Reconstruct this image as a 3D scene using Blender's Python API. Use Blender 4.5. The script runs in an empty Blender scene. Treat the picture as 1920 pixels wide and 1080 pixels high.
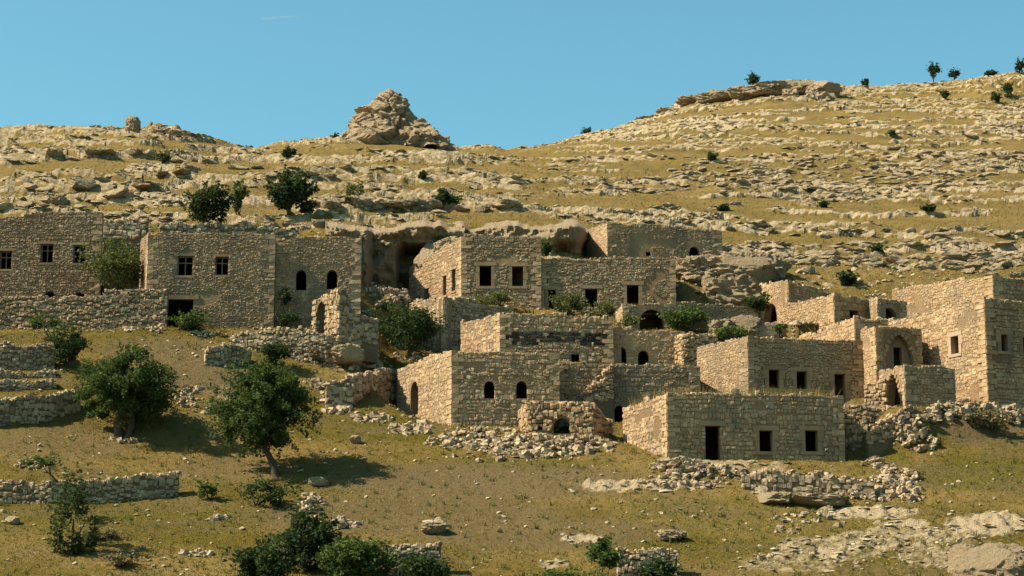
import bpy, math, random
import numpy as np
from mathutils import Vector, Matrix
random.seed(7); rng = np.random.default_rng(11)
SC = bpy.context.scene; COL = SC.collection

# ------------------------------------------------------------------ camera, sky, sun, exposure
F = 4000.0; PITCH = math.atan(760/4000.0); sp, cp = math.sin(PITCH), math.cos(PITCH)
cam = bpy.data.cameras.new('camera'); cam.sensor_width = 36; cam.lens = 75; cam.clip_start = 0.5; cam.clip_end = 20000
camo = bpy.data.objects.new('camera', cam); COL.objects.link(camo)
camo.location = (0, 0, 0); camo.rotation_euler = (math.pi/2 + PITCH, 0, 0); SC.camera = camo

SUN = Vector((1.0, 0.15, -1.0)).normalized()          # direction the light travels
W = bpy.data.worlds.new('World'); SC.world = W; W.use_nodes = True
nt = W.node_tree; bg = nt.nodes['Background']
sky = nt.nodes.new('ShaderNodeTexSky'); sky.sky_type = 'NISHITA'; sky.sun_disc = False
sky.sun_elevation = math.asin(-SUN.z); sky.sun_rotation = math.atan2(-SUN.x, -SUN.y)
sky.air_density = 1.0; sky.dust_density = 1.6; sky.ozone_density = 1.4; sky.altitude = 300
tint = nt.nodes.new('ShaderNodeMix'); tint.data_type = 'RGBA'; tint.blend_type = 'MULTIPLY'; tint.inputs[0].default_value = 1
tint.inputs[7].default_value = (0.60, 1.02, 0.90, 1)
nt.links.new(sky.outputs[0], tint.inputs[6]); nt.links.new(tint.outputs[2], bg.inputs[0])
bg.inputs[1].default_value = 0.092
sl = bpy.data.lights.new('sun', 'SUN'); sl.energy = 5.0; sl.angle = math.radians(0.55); sl.color = (1.0, 0.915, 0.735)
so = bpy.data.objects.new('sun', sl); COL.objects.link(so); so.rotation_euler = SUN.to_track_quat('-Z', 'Y').to_euler()
so.location = (-60, 60, 120)
SC.view_settings.view_transform = 'Standard'; SC.view_settings.look = 'None'
SC.view_settings.exposure = 1.0; SC.view_settings.gamma = 1.0
SC.render.engine = 'CYCLES'; SC.cycles.use_denoising = True; SC.cycles.max_bounces = 4; SC.cycles.diffuse_bounces = 3

# ------------------------------------------------------------------ picture geometry helpers
def tan_e(y):
    v = (540 - np.asarray(y, float))/F
    return (sp + v*cp)/(cp - v*sp)
def ray(x, y):
    v = (540 - y)/F; dy = cp - v*sp
    return ((x - 960)/F/dy, 1.0, (sp + v*cp)/dy)
def P(x, y, D):
    r = ray(x, y); return np.array([r[0]*D, D, r[2]*D])
def proj(X, Y, Z):
    t = Z/Y; v = (t*cp - sp)/(cp + t*sp); dy = cp - v*sp
    return 960 + X/Y*dy*F, 540 - v*F
def sstep(a, b, x):
    t = np.clip((x - a)/(b - a), 0, 1); return t*t*(3 - 2*t)

# ------------------------------------------------------------------ noise
def _h(ix, iy, iz, seed):
    n = (ix*374761393 + iy*668265263 + iz*1440662683 + seed*974711) & 0xffffffff
    n = ((n ^ (n >> 13))*1274126177) & 0xffffffff
    n = ((n ^ (n >> 15))*2246822519) & 0xffffffff
    return (n ^ (n >> 16))/4294967296.0
def vn(x, y, z=None, seed=0):
    x = np.asarray(x, float); y = np.asarray(y, float)
    ix = np.floor(x).astype(np.int64); iy = np.floor(y).astype(np.int64)
    fx = x - ix; fy = y - iy; fx = fx*fx*(3-2*fx); fy = fy*fy*(3-2*fy)
    def layer(iz):
        a = _h(ix, iy, iz, seed); b = _h(ix+1, iy, iz, seed); c = _h(ix, iy+1, iz, seed); d = _h(ix+1, iy+1, iz, seed)
        return (a*(1-fx)+b*fx)*(1-fy) + (c*(1-fx)+d*fx)*fy
    if z is None: return layer(0)*2-1
    z = np.asarray(z, float); iz = np.floor(z).astype(np.int64); fz = z-iz; fz = fz*fz*(3-2*fz)
    return (layer(iz)*(1-fz) + layer(iz+1)*fz)*2-1
def fbm(x, y, z=None, o=4, seed=0):
    s = 0; a = 1; tot = 0
    for k in range(o):
        f = 2.03**k
        s = s + a*vn(x*f, y*f, None if z is None else z*f, seed+k*17); tot += a; a *= .5
    return s/tot
def worley(x, y, seed=0):
    ix = np.floor(x).astype(np.int64); iy = np.floor(y).astype(np.int64)
    best = np.full(np.shape(x), 9.0); rid = np.zeros(np.shape(x)); sec = np.full(np.shape(x), 9.0)
    for a in (-1, 0, 1):
        for b in (-1, 0, 1):
            px = ix+a+_h(ix+a, iy+b, 0, seed); py = iy+b+_h(ix+a, iy+b, 1, seed)
            d = np.hypot(px-x, py-y); m = d < best
            sec = np.where(m, best, np.minimum(sec, d))
            rid = np.where(m, _h(ix+a, iy+b, 2, seed), rid); best = np.where(m, d, best)
    return best, sec, rid

# ------------------------------------------------------------------ materials
def mat(name):
    m = bpy.data.materials.new(name); m.use_nodes = True; t = m.node_tree
    b = t.nodes['Principled BSDF']; b.inputs['Roughness'].default_value = .95
    b.inputs['Specular IOR Level'].default_value = .02
    return m, t, b
class N:
    def __init__(s, t): s.t = t; s.pos = t.nodes.new('ShaderNodeNewGeometry').outputs['Position']
    def noise(s, scale, detail=4, rough=.6, vec=None, stretch=None):
        n = s.t.nodes.new('ShaderNodeTexNoise'); n.inputs['Scale'].default_value = scale
        n.inputs['Detail'].default_value = detail; n.inputs['Roughness'].default_value = rough
        v = vec or s.pos
        if stretch:
            mp = s.t.nodes.new('ShaderNodeMapping'); mp.inputs['Scale'].default_value = stretch
            s.t.links.new(v, mp.inputs[0]); v = mp.outputs[0]
        s.t.links.new(v, n.inputs['Vector']); return n.outputs['Fac']
    def ramp(s, f, lo, hi):
        n = s.t.nodes.new('ShaderNodeMapRange'); n.inputs[1].default_value = lo; n.inputs[2].default_value = hi
        s.t.links.new(f, n.inputs[0]); return n.outputs[0]
    def mix(s, f, a, b, mode='MIX'):
        n = s.t.nodes.new('ShaderNodeMix'); n.data_type = 'RGBA'; n.blend_type = mode
        for sock, v in ((n.inputs[0], f), (n.inputs[6], a), (n.inputs[7], b)):
            if isinstance(v, tuple): sock.default_value = (*v, 1) if len(v) == 3 else v
            elif isinstance(v, (int, float)): sock.default_value = v
            else: s.t.links.new(v, sock)
        return n.outputs[2]
    def math(s, op, a, b=0.0):
        n = s.t.nodes.new('ShaderNodeMath'); n.operation = op
        for i, v in enumerate((a, b)):
            if isinstance(v, (int, float)): n.inputs[i].default_value = v
            else: s.t.links.new(v, n.inputs[i])
        return n.outputs[0]
    def attr(s, name):
        n = s.t.nodes.new('ShaderNodeAttribute'); n.attribute_name = name; return n.outputs['Fac']
    def orand(s): return s.t.nodes.new('ShaderNodeObjectInfo').outputs['Random']
    def bump(s, b, h, dist, strength=1.0):
        n = s.t.nodes.new('ShaderNodeBump'); n.inputs['Distance'].default_value = dist; n.inputs['Strength'].default_value = strength
        s.t.links.new(h, n.inputs['Height']); s.t.links.new(n.outputs[0], b.inputs['Normal'])
    def rand(s):      # per stone / leaf: stored attribute for joined pieces, object random for single ones
        return s.math('FRACT', s.math('ADD', s.attr('rnd'), s.orand()))
    def col(s, b, c): s.t.links.new(c, b.inputs['Base Color'])

def stone_mat(name, c0, c1, stain=(.16, .13, .10), bumpd=.05):
    m, t, b = mat(name); n = N(t)
    c = n.mix(n.rand(), tuple(v*.84 for v in c0), tuple(v*1.07 for v in c1))
    c = n.mix(n.ramp(n.noise(2.2, 5, .7), .42, .75), c, tuple(v*.72 for v in c0))
    c = n.mix(n.math('MULTIPLY', n.ramp(n.noise(.5, 4, .65), .52, .8), .5), c, stain)
    c = n.mix(n.math('MULTIPLY', n.ramp(n.noise(14, 3, .7), .5, .8), .35), c, stain)
    c = n.mix(n.math('MULTIPLY', n.ramp(n.noise(.9, 4, .6, stretch=(1, 1, .16)), .52, .68), .6), c, stain)      # rain streaks
    c = n.mix(n.math('MULTIPLY', n.ramp(n.noise(.28, 3, .6), .45, .7), .30), c, tuple(min(1, v*1.3) for v in c1))
    n.col(b, c); n.bump(b, n.noise(11, 5, .7), bumpd); return m
M_STONE = stone_mat('limestone', (0.341, 0.218, 0.120), (0.503, 0.337, 0.196))
M_WARM = stone_mat('warm_limestone', (0.382, 0.233, 0.124), (0.533, 0.345, 0.192))
M_GREY = stone_mat('weathered_limestone', (0.272, 0.176, 0.103), (0.422, 0.284, 0.169))
M_DARK = stone_mat('dark_basalt', (0.025, 0.019, 0.020), (0.045, 0.036, 0.036))  # near-black stones for the band across one facade
M_DRY = stone_mat('field_stone', (0.284, 0.197, 0.120), (0.522, 0.384, 0.240))
M_PALE = stone_mat('pale_stone', (.36, .27, .165), (.54, .43, .28))
M_MORTAR = stone_mat('mortar', (0.251, 0.156, 0.083), (0.332, 0.209, 0.114), bumpd=.09)
M_PLASTER = stone_mat('earth_plaster', (0.332, 0.213, 0.114), (0.382, 0.247, 0.134), bumpd=.06)
M_DRESSED = stone_mat('dressed_stone', (0.301, 0.191, 0.103), (0.354, 0.230, 0.130), bumpd=.02)
M_PINK = stone_mat('pink_dressed_stone', (.44, .29, .19), (.48, .33, .22), bumpd=.02)
m, t, b = mat('dark_earth'); n = N(t); n.col(b, n.mix(n.noise(3, 4), (.11, .078, .045), (.18, .13, .078))); n.bump(b, n.noise(9, 4), .05); M_CORE = m
m, t, b = mat('roof_earth'); n = N(t); n.col(b, n.mix(n.noise(1.4, 5), (.27, .20, .10), (.20, .165, .07))); n.bump(b, n.noise(8, 5), .08); M_ROOF = m
m, t, b = mat('weathered_wood'); n = N(t); n.col(b, n.mix(n.noise(6, 4, stretch=(1, 1, .15)), (.14, .10, .07), (.24, .19, .14))); M_WOOD = m
m, t, b = mat('bark'); n = N(t); n.col(b, n.mix(n.noise(7, 4, stretch=(1, 1, .3)), (.055, .04, .028), (.11, .085, .06))); n.bump(b, n.noise(14, 4), .04); M_BARK = m
def leaf_mat(name, a, b_, trans=.25):
    m, t, b = mat(name); n = N(t); c = n.mix(n.rand(), a, b_); n.col(b, c)
    b.inputs['Roughness'].default_value = .75; b.inputs['Specular IOR Level'].default_value = .06
    tr = t.nodes.new('ShaderNodeBsdfTranslucent'); t.links.new(n.mix(.5, c, (.16, .19, .03)), tr.inputs[0])
    ms = t.nodes.new('ShaderNodeMixShader'); ms.inputs[0].default_value = trans
    t.links.new(b.outputs[0], ms.inputs[1]); t.links.new(tr.outputs[0], ms.inputs[2])
    t.links.new(ms.outputs[0], t.nodes['Material Output'].inputs[0]); return m
L_TREE = leaf_mat('tree_leaf', (.022, .04, .012), (.085, .115, .032))
L_DARK = leaf_mat('dark_leaf', (.022, .036, .014), (.048, .068, .024), .18)
L_BUSH = leaf_mat('bush_leaf', (.04, .065, .018), (.085, .115, .03))
L_OLIVE = leaf_mat('olive_leaf', (.07, .085, .03), (.13, .13, .045))
L_GRASS = leaf_mat('dry_grass', (.30, .195, .062), (.22, .148, .044), .3)
L_GREEN = leaf_mat('olive_grass', (.158, .115, .02), (.225, .155, .034), .3)
L_DRY = leaf_mat('dry_brush', (.20, .14, .075), (.13, .10, .05), .2)

def rock_colour(n):
    c = n.mix(n.noise(.35, 5, .65), (0.509, 0.368, 0.215), (0.650, 0.479, 0.300))
    c = n.mix(n.math('MULTIPLY', n.ramp(n.noise(1.3, 8, .8), .53, .66), .7), c, (0.232, 0.165, 0.096))
    c = n.mix(n.math('MULTIPLY', n.ramp(n.noise(2.9, 6, .75), .52, .7), .6), c, (0.741, 0.575, 0.382))
    c = n.mix(n.math('MULTIPLY', n.ramp(n.noise(6, 5, .8), .56, .68), .6), c, (0.173, 0.128, 0.081))
    return c
m, t, b = mat('rock'); n = N(t); n.col(b, rock_colour(n)); n.bump(b, n.math('ADD', n.noise(1.3, 9, .78), n.math('MULTIPLY', n.noise(5, 6, .8), .5)), .9); M_ROCK = m
m, t, b = mat('tan_rock'); n = N(t)
c = n.mix(n.noise(.4, 5, .65), (0.445, 0.308, 0.183), (0.556, 0.410, 0.258)); c = n.mix(n.math('MULTIPLY', n.ramp(n.noise(1.0, 6, .75), .5, .7), .7), c, (0.267, 0.192, 0.122))
n.col(b, c); n.bump(b, n.math('ADD', n.noise(1.2, 9, .78), n.math('MULTIPLY', n.noise(5, 6, .8), .5)), .8); M_TANROCK = m

m, t, b = mat('hillside'); n = N(t)
gold = n.mix(n.noise(.25, 4, .6), (.262, .168, .05), (.335, .22, .075))
oliv = n.mix(n.noise(.6, 4, .6), (.158, .11, .02), (.20, .137, .028))
patch = n.ramp(n.noise(.16, 5, .62, stretch=(.6, 1.3, 1)), .42, .6)
far = n.attr('far')
g = n.mix(n.math('MULTIPLY', patch, n.math('SUBTRACT', 1.0, n.math('MULTIPLY', far, .55))), gold, oliv)
g = n.mix(n.attr('green'), g, (.135, .118, .02))
soil = n.mix(n.noise(1.2, 5, .7), (.16, .108, .055), (.235, .165, .09))
sp_ = n.math('MULTIPLY', n.ramp(n.noise(.33, 6, .7, stretch=(.5, 1.6, 1)), .47, .62), .55)
g = n.mix(n.math('MAXIMUM', n.attr('soil'), sp_), g, soil)
g = n.mix(n.math('MULTIPLY', n.ramp(n.noise(5, 4, .75), .45, .75), .45), g, (.12, .09, .032))
g = n.mix(n.math('MULTIPLY', n.ramp(n.noise(9, 3, .7), .6, .75), .4), g, (.34, .27, .15))
rk = n.ramp(n.math('ADD', n.attr('rock'), n.math('MULTIPLY', n.math('SUBTRACT', n.noise(1.5, 6, .75), .5), 1.5)), .38, .66)
n.col(b, n.mix(rk, g, rock_colour(n)))
n.bump(b, n.math('ADD', n.noise(1.7, 8, .75), n.math('MULTIPLY', n.noise(7, 5, .8), .5)), .55); M_HILL = m

# ------------------------------------------------------------------ object helpers
def tag(o, label=None, cat=None, group=None, kind=None):
    for k, v in (('label', label), ('category', cat), ('group', group), ('kind', kind)):
        if v: o[k] = v
    return o
def empty(name, loc, *a, **k):
    o = bpy.data.objects.new(name, None); o.empty_display_size = .3; COL.objects.link(o); o.location = loc; return tag(o, *a, **k)
def np_mesh(name, V, Q, m, smooth=True, attrs=None):
    """V (n,3), Q (k,4) or (k,3)"""
    me = bpy.data.meshes.new(name); V = np.ascontiguousarray(V, np.float32); Q = np.ascontiguousarray(Q, np.int32); k = Q.shape[1]
    me.vertices.add(len(V)); me.vertices.foreach_set('co', V.ravel())
    me.loops.add(Q.size); me.loops.foreach_set('vertex_index', Q.ravel())
    me.polygons.add(len(Q)); me.polygons.foreach_set('loop_start', np.arange(0, Q.size, k, dtype=np.int32))
    me.polygons.foreach_set('use_smooth', np.full(len(Q), smooth, bool))
    me.update(calc_edges=True)
    for an, av in (attrs or {}).items():
        at = me.attributes.new(an, 'FLOAT', 'POINT'); at.data.foreach_set('value', np.ascontiguousarray(av, np.float32))
    me.materials.append(m); return me
def link(name, me, parent=None, loc=(0, 0, 0), **k):
    o = bpy.data.objects.new(name, me); COL.objects.link(o); o.parent = parent; o.location = loc; return tag(o, **k)
def box(c, ax, ay, az):
    c, ax, ay, az = map(np.asarray, (c, ax, ay, az))
    V = [c + i*ax + j*ay + k*az for i in (-.5, .5) for j in (-.5, .5) for k in (-.5, .5)]
    return np.array(V), np.array([[0, 1, 3, 2], [4, 6, 7, 5], [0, 4, 5, 1], [2, 3, 7, 6], [0, 2, 6, 4], [1, 5, 7, 3]])
def cat(parts):
    Vs, Qs, o = [], [], 0
    for V, Q in parts: Vs.append(V); Qs.append(Q+o); o += len(V)
    return np.concatenate(Vs), np.concatenate(Qs)
def tube(pts, rad, ns=7):
    pts = np.asarray(pts, float); k = len(pts); V = []
    for i in range(k):
        d = pts[min(i+1, k-1)] - pts[max(i-1, 0)]; d /= np.linalg.norm(d)+1e-9
        a = np.cross(d, [0, 1, .2]); a /= np.linalg.norm(a)+1e-9; b_ = np.cross(d, a)
        for j in range(ns):
            th = 2*math.pi*j/ns; V.append(pts[i] + rad[i]*(math.cos(th)*a + math.sin(th)*b_))
    Q = [[i*ns+j, i*ns+(j+1) % ns, (i+1)*ns+(j+1) % ns, (i+1)*ns+j] for i in range(k-1) for j in range(ns)]
    return np.array(V), np.array(Q)

# stone shapes: cube with 2x2 faces, rounded and chipped
def stone_shape(seed, pw, jit, closed):
    r = np.random.default_rng(seed); idx = {}; V = []; Q = []
    def vid(p):
        if p not in idx: idx[p] = len(V); V.append(p)
        return idx[p]
    for ax in range(3):
        for s in (-1, 1):
            if not closed and ax == 1 and s == 1: continue
            u, v = [(1, 2), (2, 0), (0, 1)][ax]
            for i in (-1, 0):
                for j in (-1, 0):
                    c = []
                    for (a, b_) in ((i, j), (i+1, j), (i+1, j+1), (i, j+1)):
                        p = [0, 0, 0]; p[ax] = s; p[u] = a; p[v] = b_; c.append(vid(tuple(p)))
                    Q.append(c if s > 0 else c[::-1])
    V = np.array(V, float); nrm = (np.abs(V)**pw).sum(1)**(1/pw)
    V = V/nrm[:, None]*.5 + r.normal(0, jit, V.shape)
    return V, np.array(Q)
SH = [stone_shape(i, 4.5 if i < 8 else 7, .06 if i < 8 else .045, False) for i in range(14)]      # wall stones
BL = [stone_shape(50+i, 3.6, .10, True) for i in range(12)]                                     # loose stones
def block_shape(seed):            # bevelled face and four sides: 18 triangles
    r = np.random.default_rng(seed); V = []
    for y, k in ((.5, .5), (-.18, .5), (-.5, .36)):
        for x, z in ((-1, -1), (1, -1), (1, 1), (-1, 1)): V.append((x*k, y, z*k))
    V = np.array(V)+r.normal(0, .045, (12, 3)); Q = [[8, 9, 10, 11]] + [[o+i, o+(i+1) % 4, o+4+(i+1) % 4, o+4+i] for o in (0, 4) for i in range(4)]
    return V, np.array(Q)
SJ = [block_shape(200+i) for i in range(14)]
def chip_shape(seed):             # broken chunk: 14 quads-as-triangles
    r = np.random.default_rng(seed); V = [(0, 0, -.5), (0, 0, .5)]
    for z, k in ((-.22, .5), (.22, .46)):
        for i in range(5): th = 2*math.pi*(i+.5*(z > 0))/5; V.append((k*math.cos(th), k*math.sin(th), z))
    V = np.array(V)+r.normal(0, .07, (12, 3)); T = []
    for i in range(5):
        j = (i+1) % 5; T += [[0, 2+j, 2+i], [1, 7+i, 7+j], [2+i, 2+j, 7+i], [2+j, 7+j, 7+i]]
    return V, np.array(T)
CH = [chip_shape(300+i) for i in range(12)]
_sm = {}
def shape_mesh(kind, i, m):
    k = (kind, i, m.name)
    if k not in _sm: V, Q = (SH if kind == 'w' else BL)[i]; _sm[k] = np_mesh('stone', V, Q, m, False)
    return _sm[k]
def place_stones(stones, root, base, m, nmax=300, minpx=9.5, joined='stones'):
    """stones: list of (kind, variant, pos, 3x3, rnd, parent_object, material or None); the largest become objects, the rest one part"""
    base = np.asarray(base)
    def px(s): return np.linalg.norm(s[3][:, 0])*F/max(s[2][1], 1)
    order = sorted(range(len(stones)), key=lambda i: -np.linalg.norm(stones[i][3][:, 0])*np.linalg.norm(stones[i][3][:, 2]))
    one = [i for i in order if px(stones[i]) >= minpx][:nmax]; oset = set(one)
    for i in one:
        k, v, pos, A, r, par, mm = stones[i]
        o = bpy.data.objects.new('stone', shape_mesh(k, v, mm or m)); p = pos - base
        o.parent = par or root
        o.matrix_basis = Matrix(((*A[0], p[0]), (*A[1], p[1]), (*A[2], p[2]), (0, 0, 0, 1))); COL.objects.link(o)
    by = {}
    for i, s in enumerate(stones):
        if i not in oset: by.setdefault(((s[6] or m).name, s[0]), []).append(s)
    for (mn, _k), ss in by.items():
        Vs, Qs, Rs, o = [], [], [], 0
        for k, v, pos, A, r, par, mm in ss:
            V, Q = (SJ if k == 'w' else CH)[v]
            Vs.append(V@A.T + (pos-base)); Qs.append(Q+o); Rs.append(np.full(len(V), r)); o += len(V)
        link(joined, np_mesh(joined, np.concatenate(Vs), np.concatenate(Qs), bpy.data.materials[mn], False, {'rnd': np.concatenate(Rs)}), root, kind='stuff')

# ------------------------------------------------------------------ walls and houses (plans first: the ground is cut to them)
class Wall:
    def __init__(s, A, B, zb, top, t=.5):
        s.A = np.array(A[:2], float); s.B = np.array(B[:2], float); s.L = float(np.linalg.norm(s.B-s.A)); s.d = (s.B-s.A)/s.L
        s.n = np.array([s.d[1], -s.d[0]]); s.zb = zb; s.top = sorted(top); s.t = t; s.ops = []; s.skip = []
    def topz(s, a): return np.interp(a, [p[0] for p in s.top], [p[1] for p in s.top])
    def botz(s, a): return s.zb[0] + (s.zb[1]-s.zb[0])*np.clip(a/s.L, 0, 1)
    def hit(s, x, y):
        r = ray(x, y); D = s.n@s.A/(s.n[0]*r[0]+s.n[1]*r[1]); p = np.array([r[0]*D, D]); return float((p-s.A)@s.d), r[2]*D
    def pt(s, a, z, out=0.0): q = s.A + s.d*a + s.n*out; return np.array([q[0], q[1], z])
    def opening(s, x0, y0, x1, y1, arch=0, **k):
        a, zt = s.hit(x0, y0); b_, zb = s.hit(x1, y1); a, b_ = min(a, b_), max(a, b_)
        zt = s.hit((x0+x1)/2, y0)[1]; zb = s.hit((x0+x1)/2, y1)[1]
        a = max(a, .12); b_ = min(b_, s.L-.12)
        o = dict(s0=a, s1=b_, z0=zb, z1=zt, arch=arch, **k); s.ops.append(o); return o
    def otop(s, o, a):
        if not o['arch']: return o['z1']
        c = (o['s0']+o['s1'])/2; hw = (o['s1']-o['s0'])/2; u = min(1, abs(a-c)/hw)
        rise = min(hw*(1.0 if o['arch'] == 1 else 1.5), .8*(o['z1']-o['z0']))
        f = math.sqrt(max(0, 1-u*u)) if o['arch'] == 1 else (1-u**1.7)**.75
        return o['z1']-rise+rise*f
    def mesh(s, base, deep=1.3):
        bp = {0.0, s.L} | {p[0] for p in s.top if 0 < p[0] < s.L}
        for o in s.ops:
            k = 10 if o['arch'] else 1
            for i in range(k+1): bp.add(round(o['s0']+(o['s1']-o['s0'])*i/k, 5))
        bp = sorted(bp); Vs = []; Qs = []
        def quad(a, b_, c, d_):
            i = len(Vs); Vs.extend([a, b_, c, d_]); Qs.append([i, i+1, i+2, i+3])
        def panel(a, z0, z1, b_, y0, y1):
            if z1-z0 < 1e-4 and y1-y0 < 1e-4: return
            quad(s.pt(a, z0), s.pt(b_, y0), s.pt(b_, y1), s.pt(a, z1))
            quad(s.pt(a, z0, -s.t), s.pt(a, z1, -s.t), s.pt(b_, y1, -s.t), s.pt(b_, y0, -s.t))
        for a, b_ in zip(bp[:-1], bp[1:]):
            if b_-a < 1e-4: continue
            mid = (a+b_)/2; ta, tb = s.topz(a), s.topz(b_)
            lo = [s.botz(a)-deep, s.botz(b_)-deep]
            for o in sorted([o for o in s.ops if o['s0'] < mid < o['s1']], key=lambda o: o['z0']):
                panel(a, lo[0], o['z0'], b_, lo[1], o['z0'])
                ha, hb = s.otop(o, a), s.otop(o, b_); lo = [ha, hb]
                quad(s.pt(a, o['z0']), s.pt(a, o['z0'], -s.t), s.pt(b_, o['z0'], -s.t), s.pt(b_, o['z0']))
                quad(s.pt(a, ha), s.pt(b_, hb), s.pt(b_, hb, -s.t), s.pt(a, ha, -s.t))
            panel(a, lo[0], ta, b_, lo[1], tb)
            quad(s.pt(a, ta), s.pt(b_, tb), s.pt(b_, tb, -s.t), s.pt(a, ta, -s.t))
        for o in s.ops:
            for e, sg in ((o['s0'], 1), (o['s1'], -1)):
                h = s.otop(o, e); q = [s.pt(e, o['z0']), s.pt(e, h), s.pt(e, h, -s.t), s.pt(e, o['z0'], -s.t)]
                quad(*(q if sg > 0 else q[::-1]))
        for e in (0.0, s.L):
            q = [s.pt(e, s.botz(e)-deep), s.pt(e, s.topz(e)), s.pt(e, s.topz(e), -s.t), s.pt(e, s.botz(e)-deep, -s.t)]
            quad(*(q if e else q[::-1]))
        return np.array(Vs)-np.asarray(base), np.array(Qs)
    def clad(s, hm, proud, par=None, rough=1.0, over=.012, aspect=1.12, dark=None, cover=1.0, wild=.0, zmin=-.3, patch=0):
        out = []; zlo = min(s.zb)+zmin; zhi = max(p[1] for p in s.top)+hm*.35; z = zlo; r = random; sd = r.randrange(999)
        while z < zhi:
            h = hm*r.choice((.7, .85, .95, 1, 1.05, 1.2, 1.45))*r.uniform(.92, 1.08); a = -over - r.uniform(0, .15)*hm; first = True; lim = s.L+over
            ph = r.uniform(0, 20)
            while a < lim-.08:
                w = hm*aspect*r.choice((.45, .6, .8, .9, 1, 1.1, 1.4, 1.8))*r.uniform(.85, 1.15)
                if a+w > lim-.1*hm: w = max(.12, lim-a)
                c = a+w/2; zc = z+h/2+.05*math.sin(c*1.3+ph)*hm*2*rough+r.uniform(-.1, .1)*hm; hh = h*r.uniform(.7, 1.15)
                a += w*1.0
                if wild: zc += r.uniform(-wild, wild)*hm
                if zc-hh*.5 < s.botz(c)+zmin: continue
                tz = float(s.topz(min(max(c, 0), s.L)))
                if zc-hh*.35 > tz: continue
                if zc > tz+.06: zc = tz+r.uniform(-.02, .08)
                if r.random() > cover: continue
                if patch and tz-zc > .5 and float(fbm(np.array(c*.42), np.array(zc*.6), o=3, seed=sd)) > patch: continue      # lost facing, plaster and mortar left
                bad = False
                for o in s.ops:
                    if c+w*.42 > o['s0'] and c-w*.42 < o['s1'] and zc+hh*.4 > o['z0'] and zc-hh*.4 < s.otop(o, min(max(c, o['s0']+.02), o['s1']-.02)):
                        l, rr = o['s0']-(c-w/2), (c+w/2)-o['s1']
                        if l > .12: c, w = c-w/2+l/2, l
                        elif rr > .12: c, w = c+w/2-rr/2, rr
                        else: bad = True
                for (k0, k1, q0, q1) in s.skip:
                    if k0-.03 < c < k1+.03 and q0 < zc < q1: bad = True
                if bad: continue
                pr = proud*r.uniform(.55, 1.35); dp = pr+.045; th = r.gauss(0, .05)*rough
                ct, sn = math.cos(th), math.sin(th)
                dd = np.array([s.d[0]*ct, s.d[1]*ct, sn]); uu = np.array([-s.d[0]*sn, -s.d[1]*sn, ct]); nn = np.array([-s.n[0], -s.n[1], 0])
                A = np.stack([dd*w*1.03, nn*dp*2, uu*hh*1.03], 1)
                mm = None
                if dark and dark[0] < c < dark[1] and dark[2] < zc < dark[3] and r.random() < .93: mm = M_DARK
                if mm is None and r.random() < .10: mm = M_DRY
                out.append(('w', r.randrange(14), s.pt(c, zc, pr-dp), A, r.random(), par, mm))
            z += h
        return out

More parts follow.
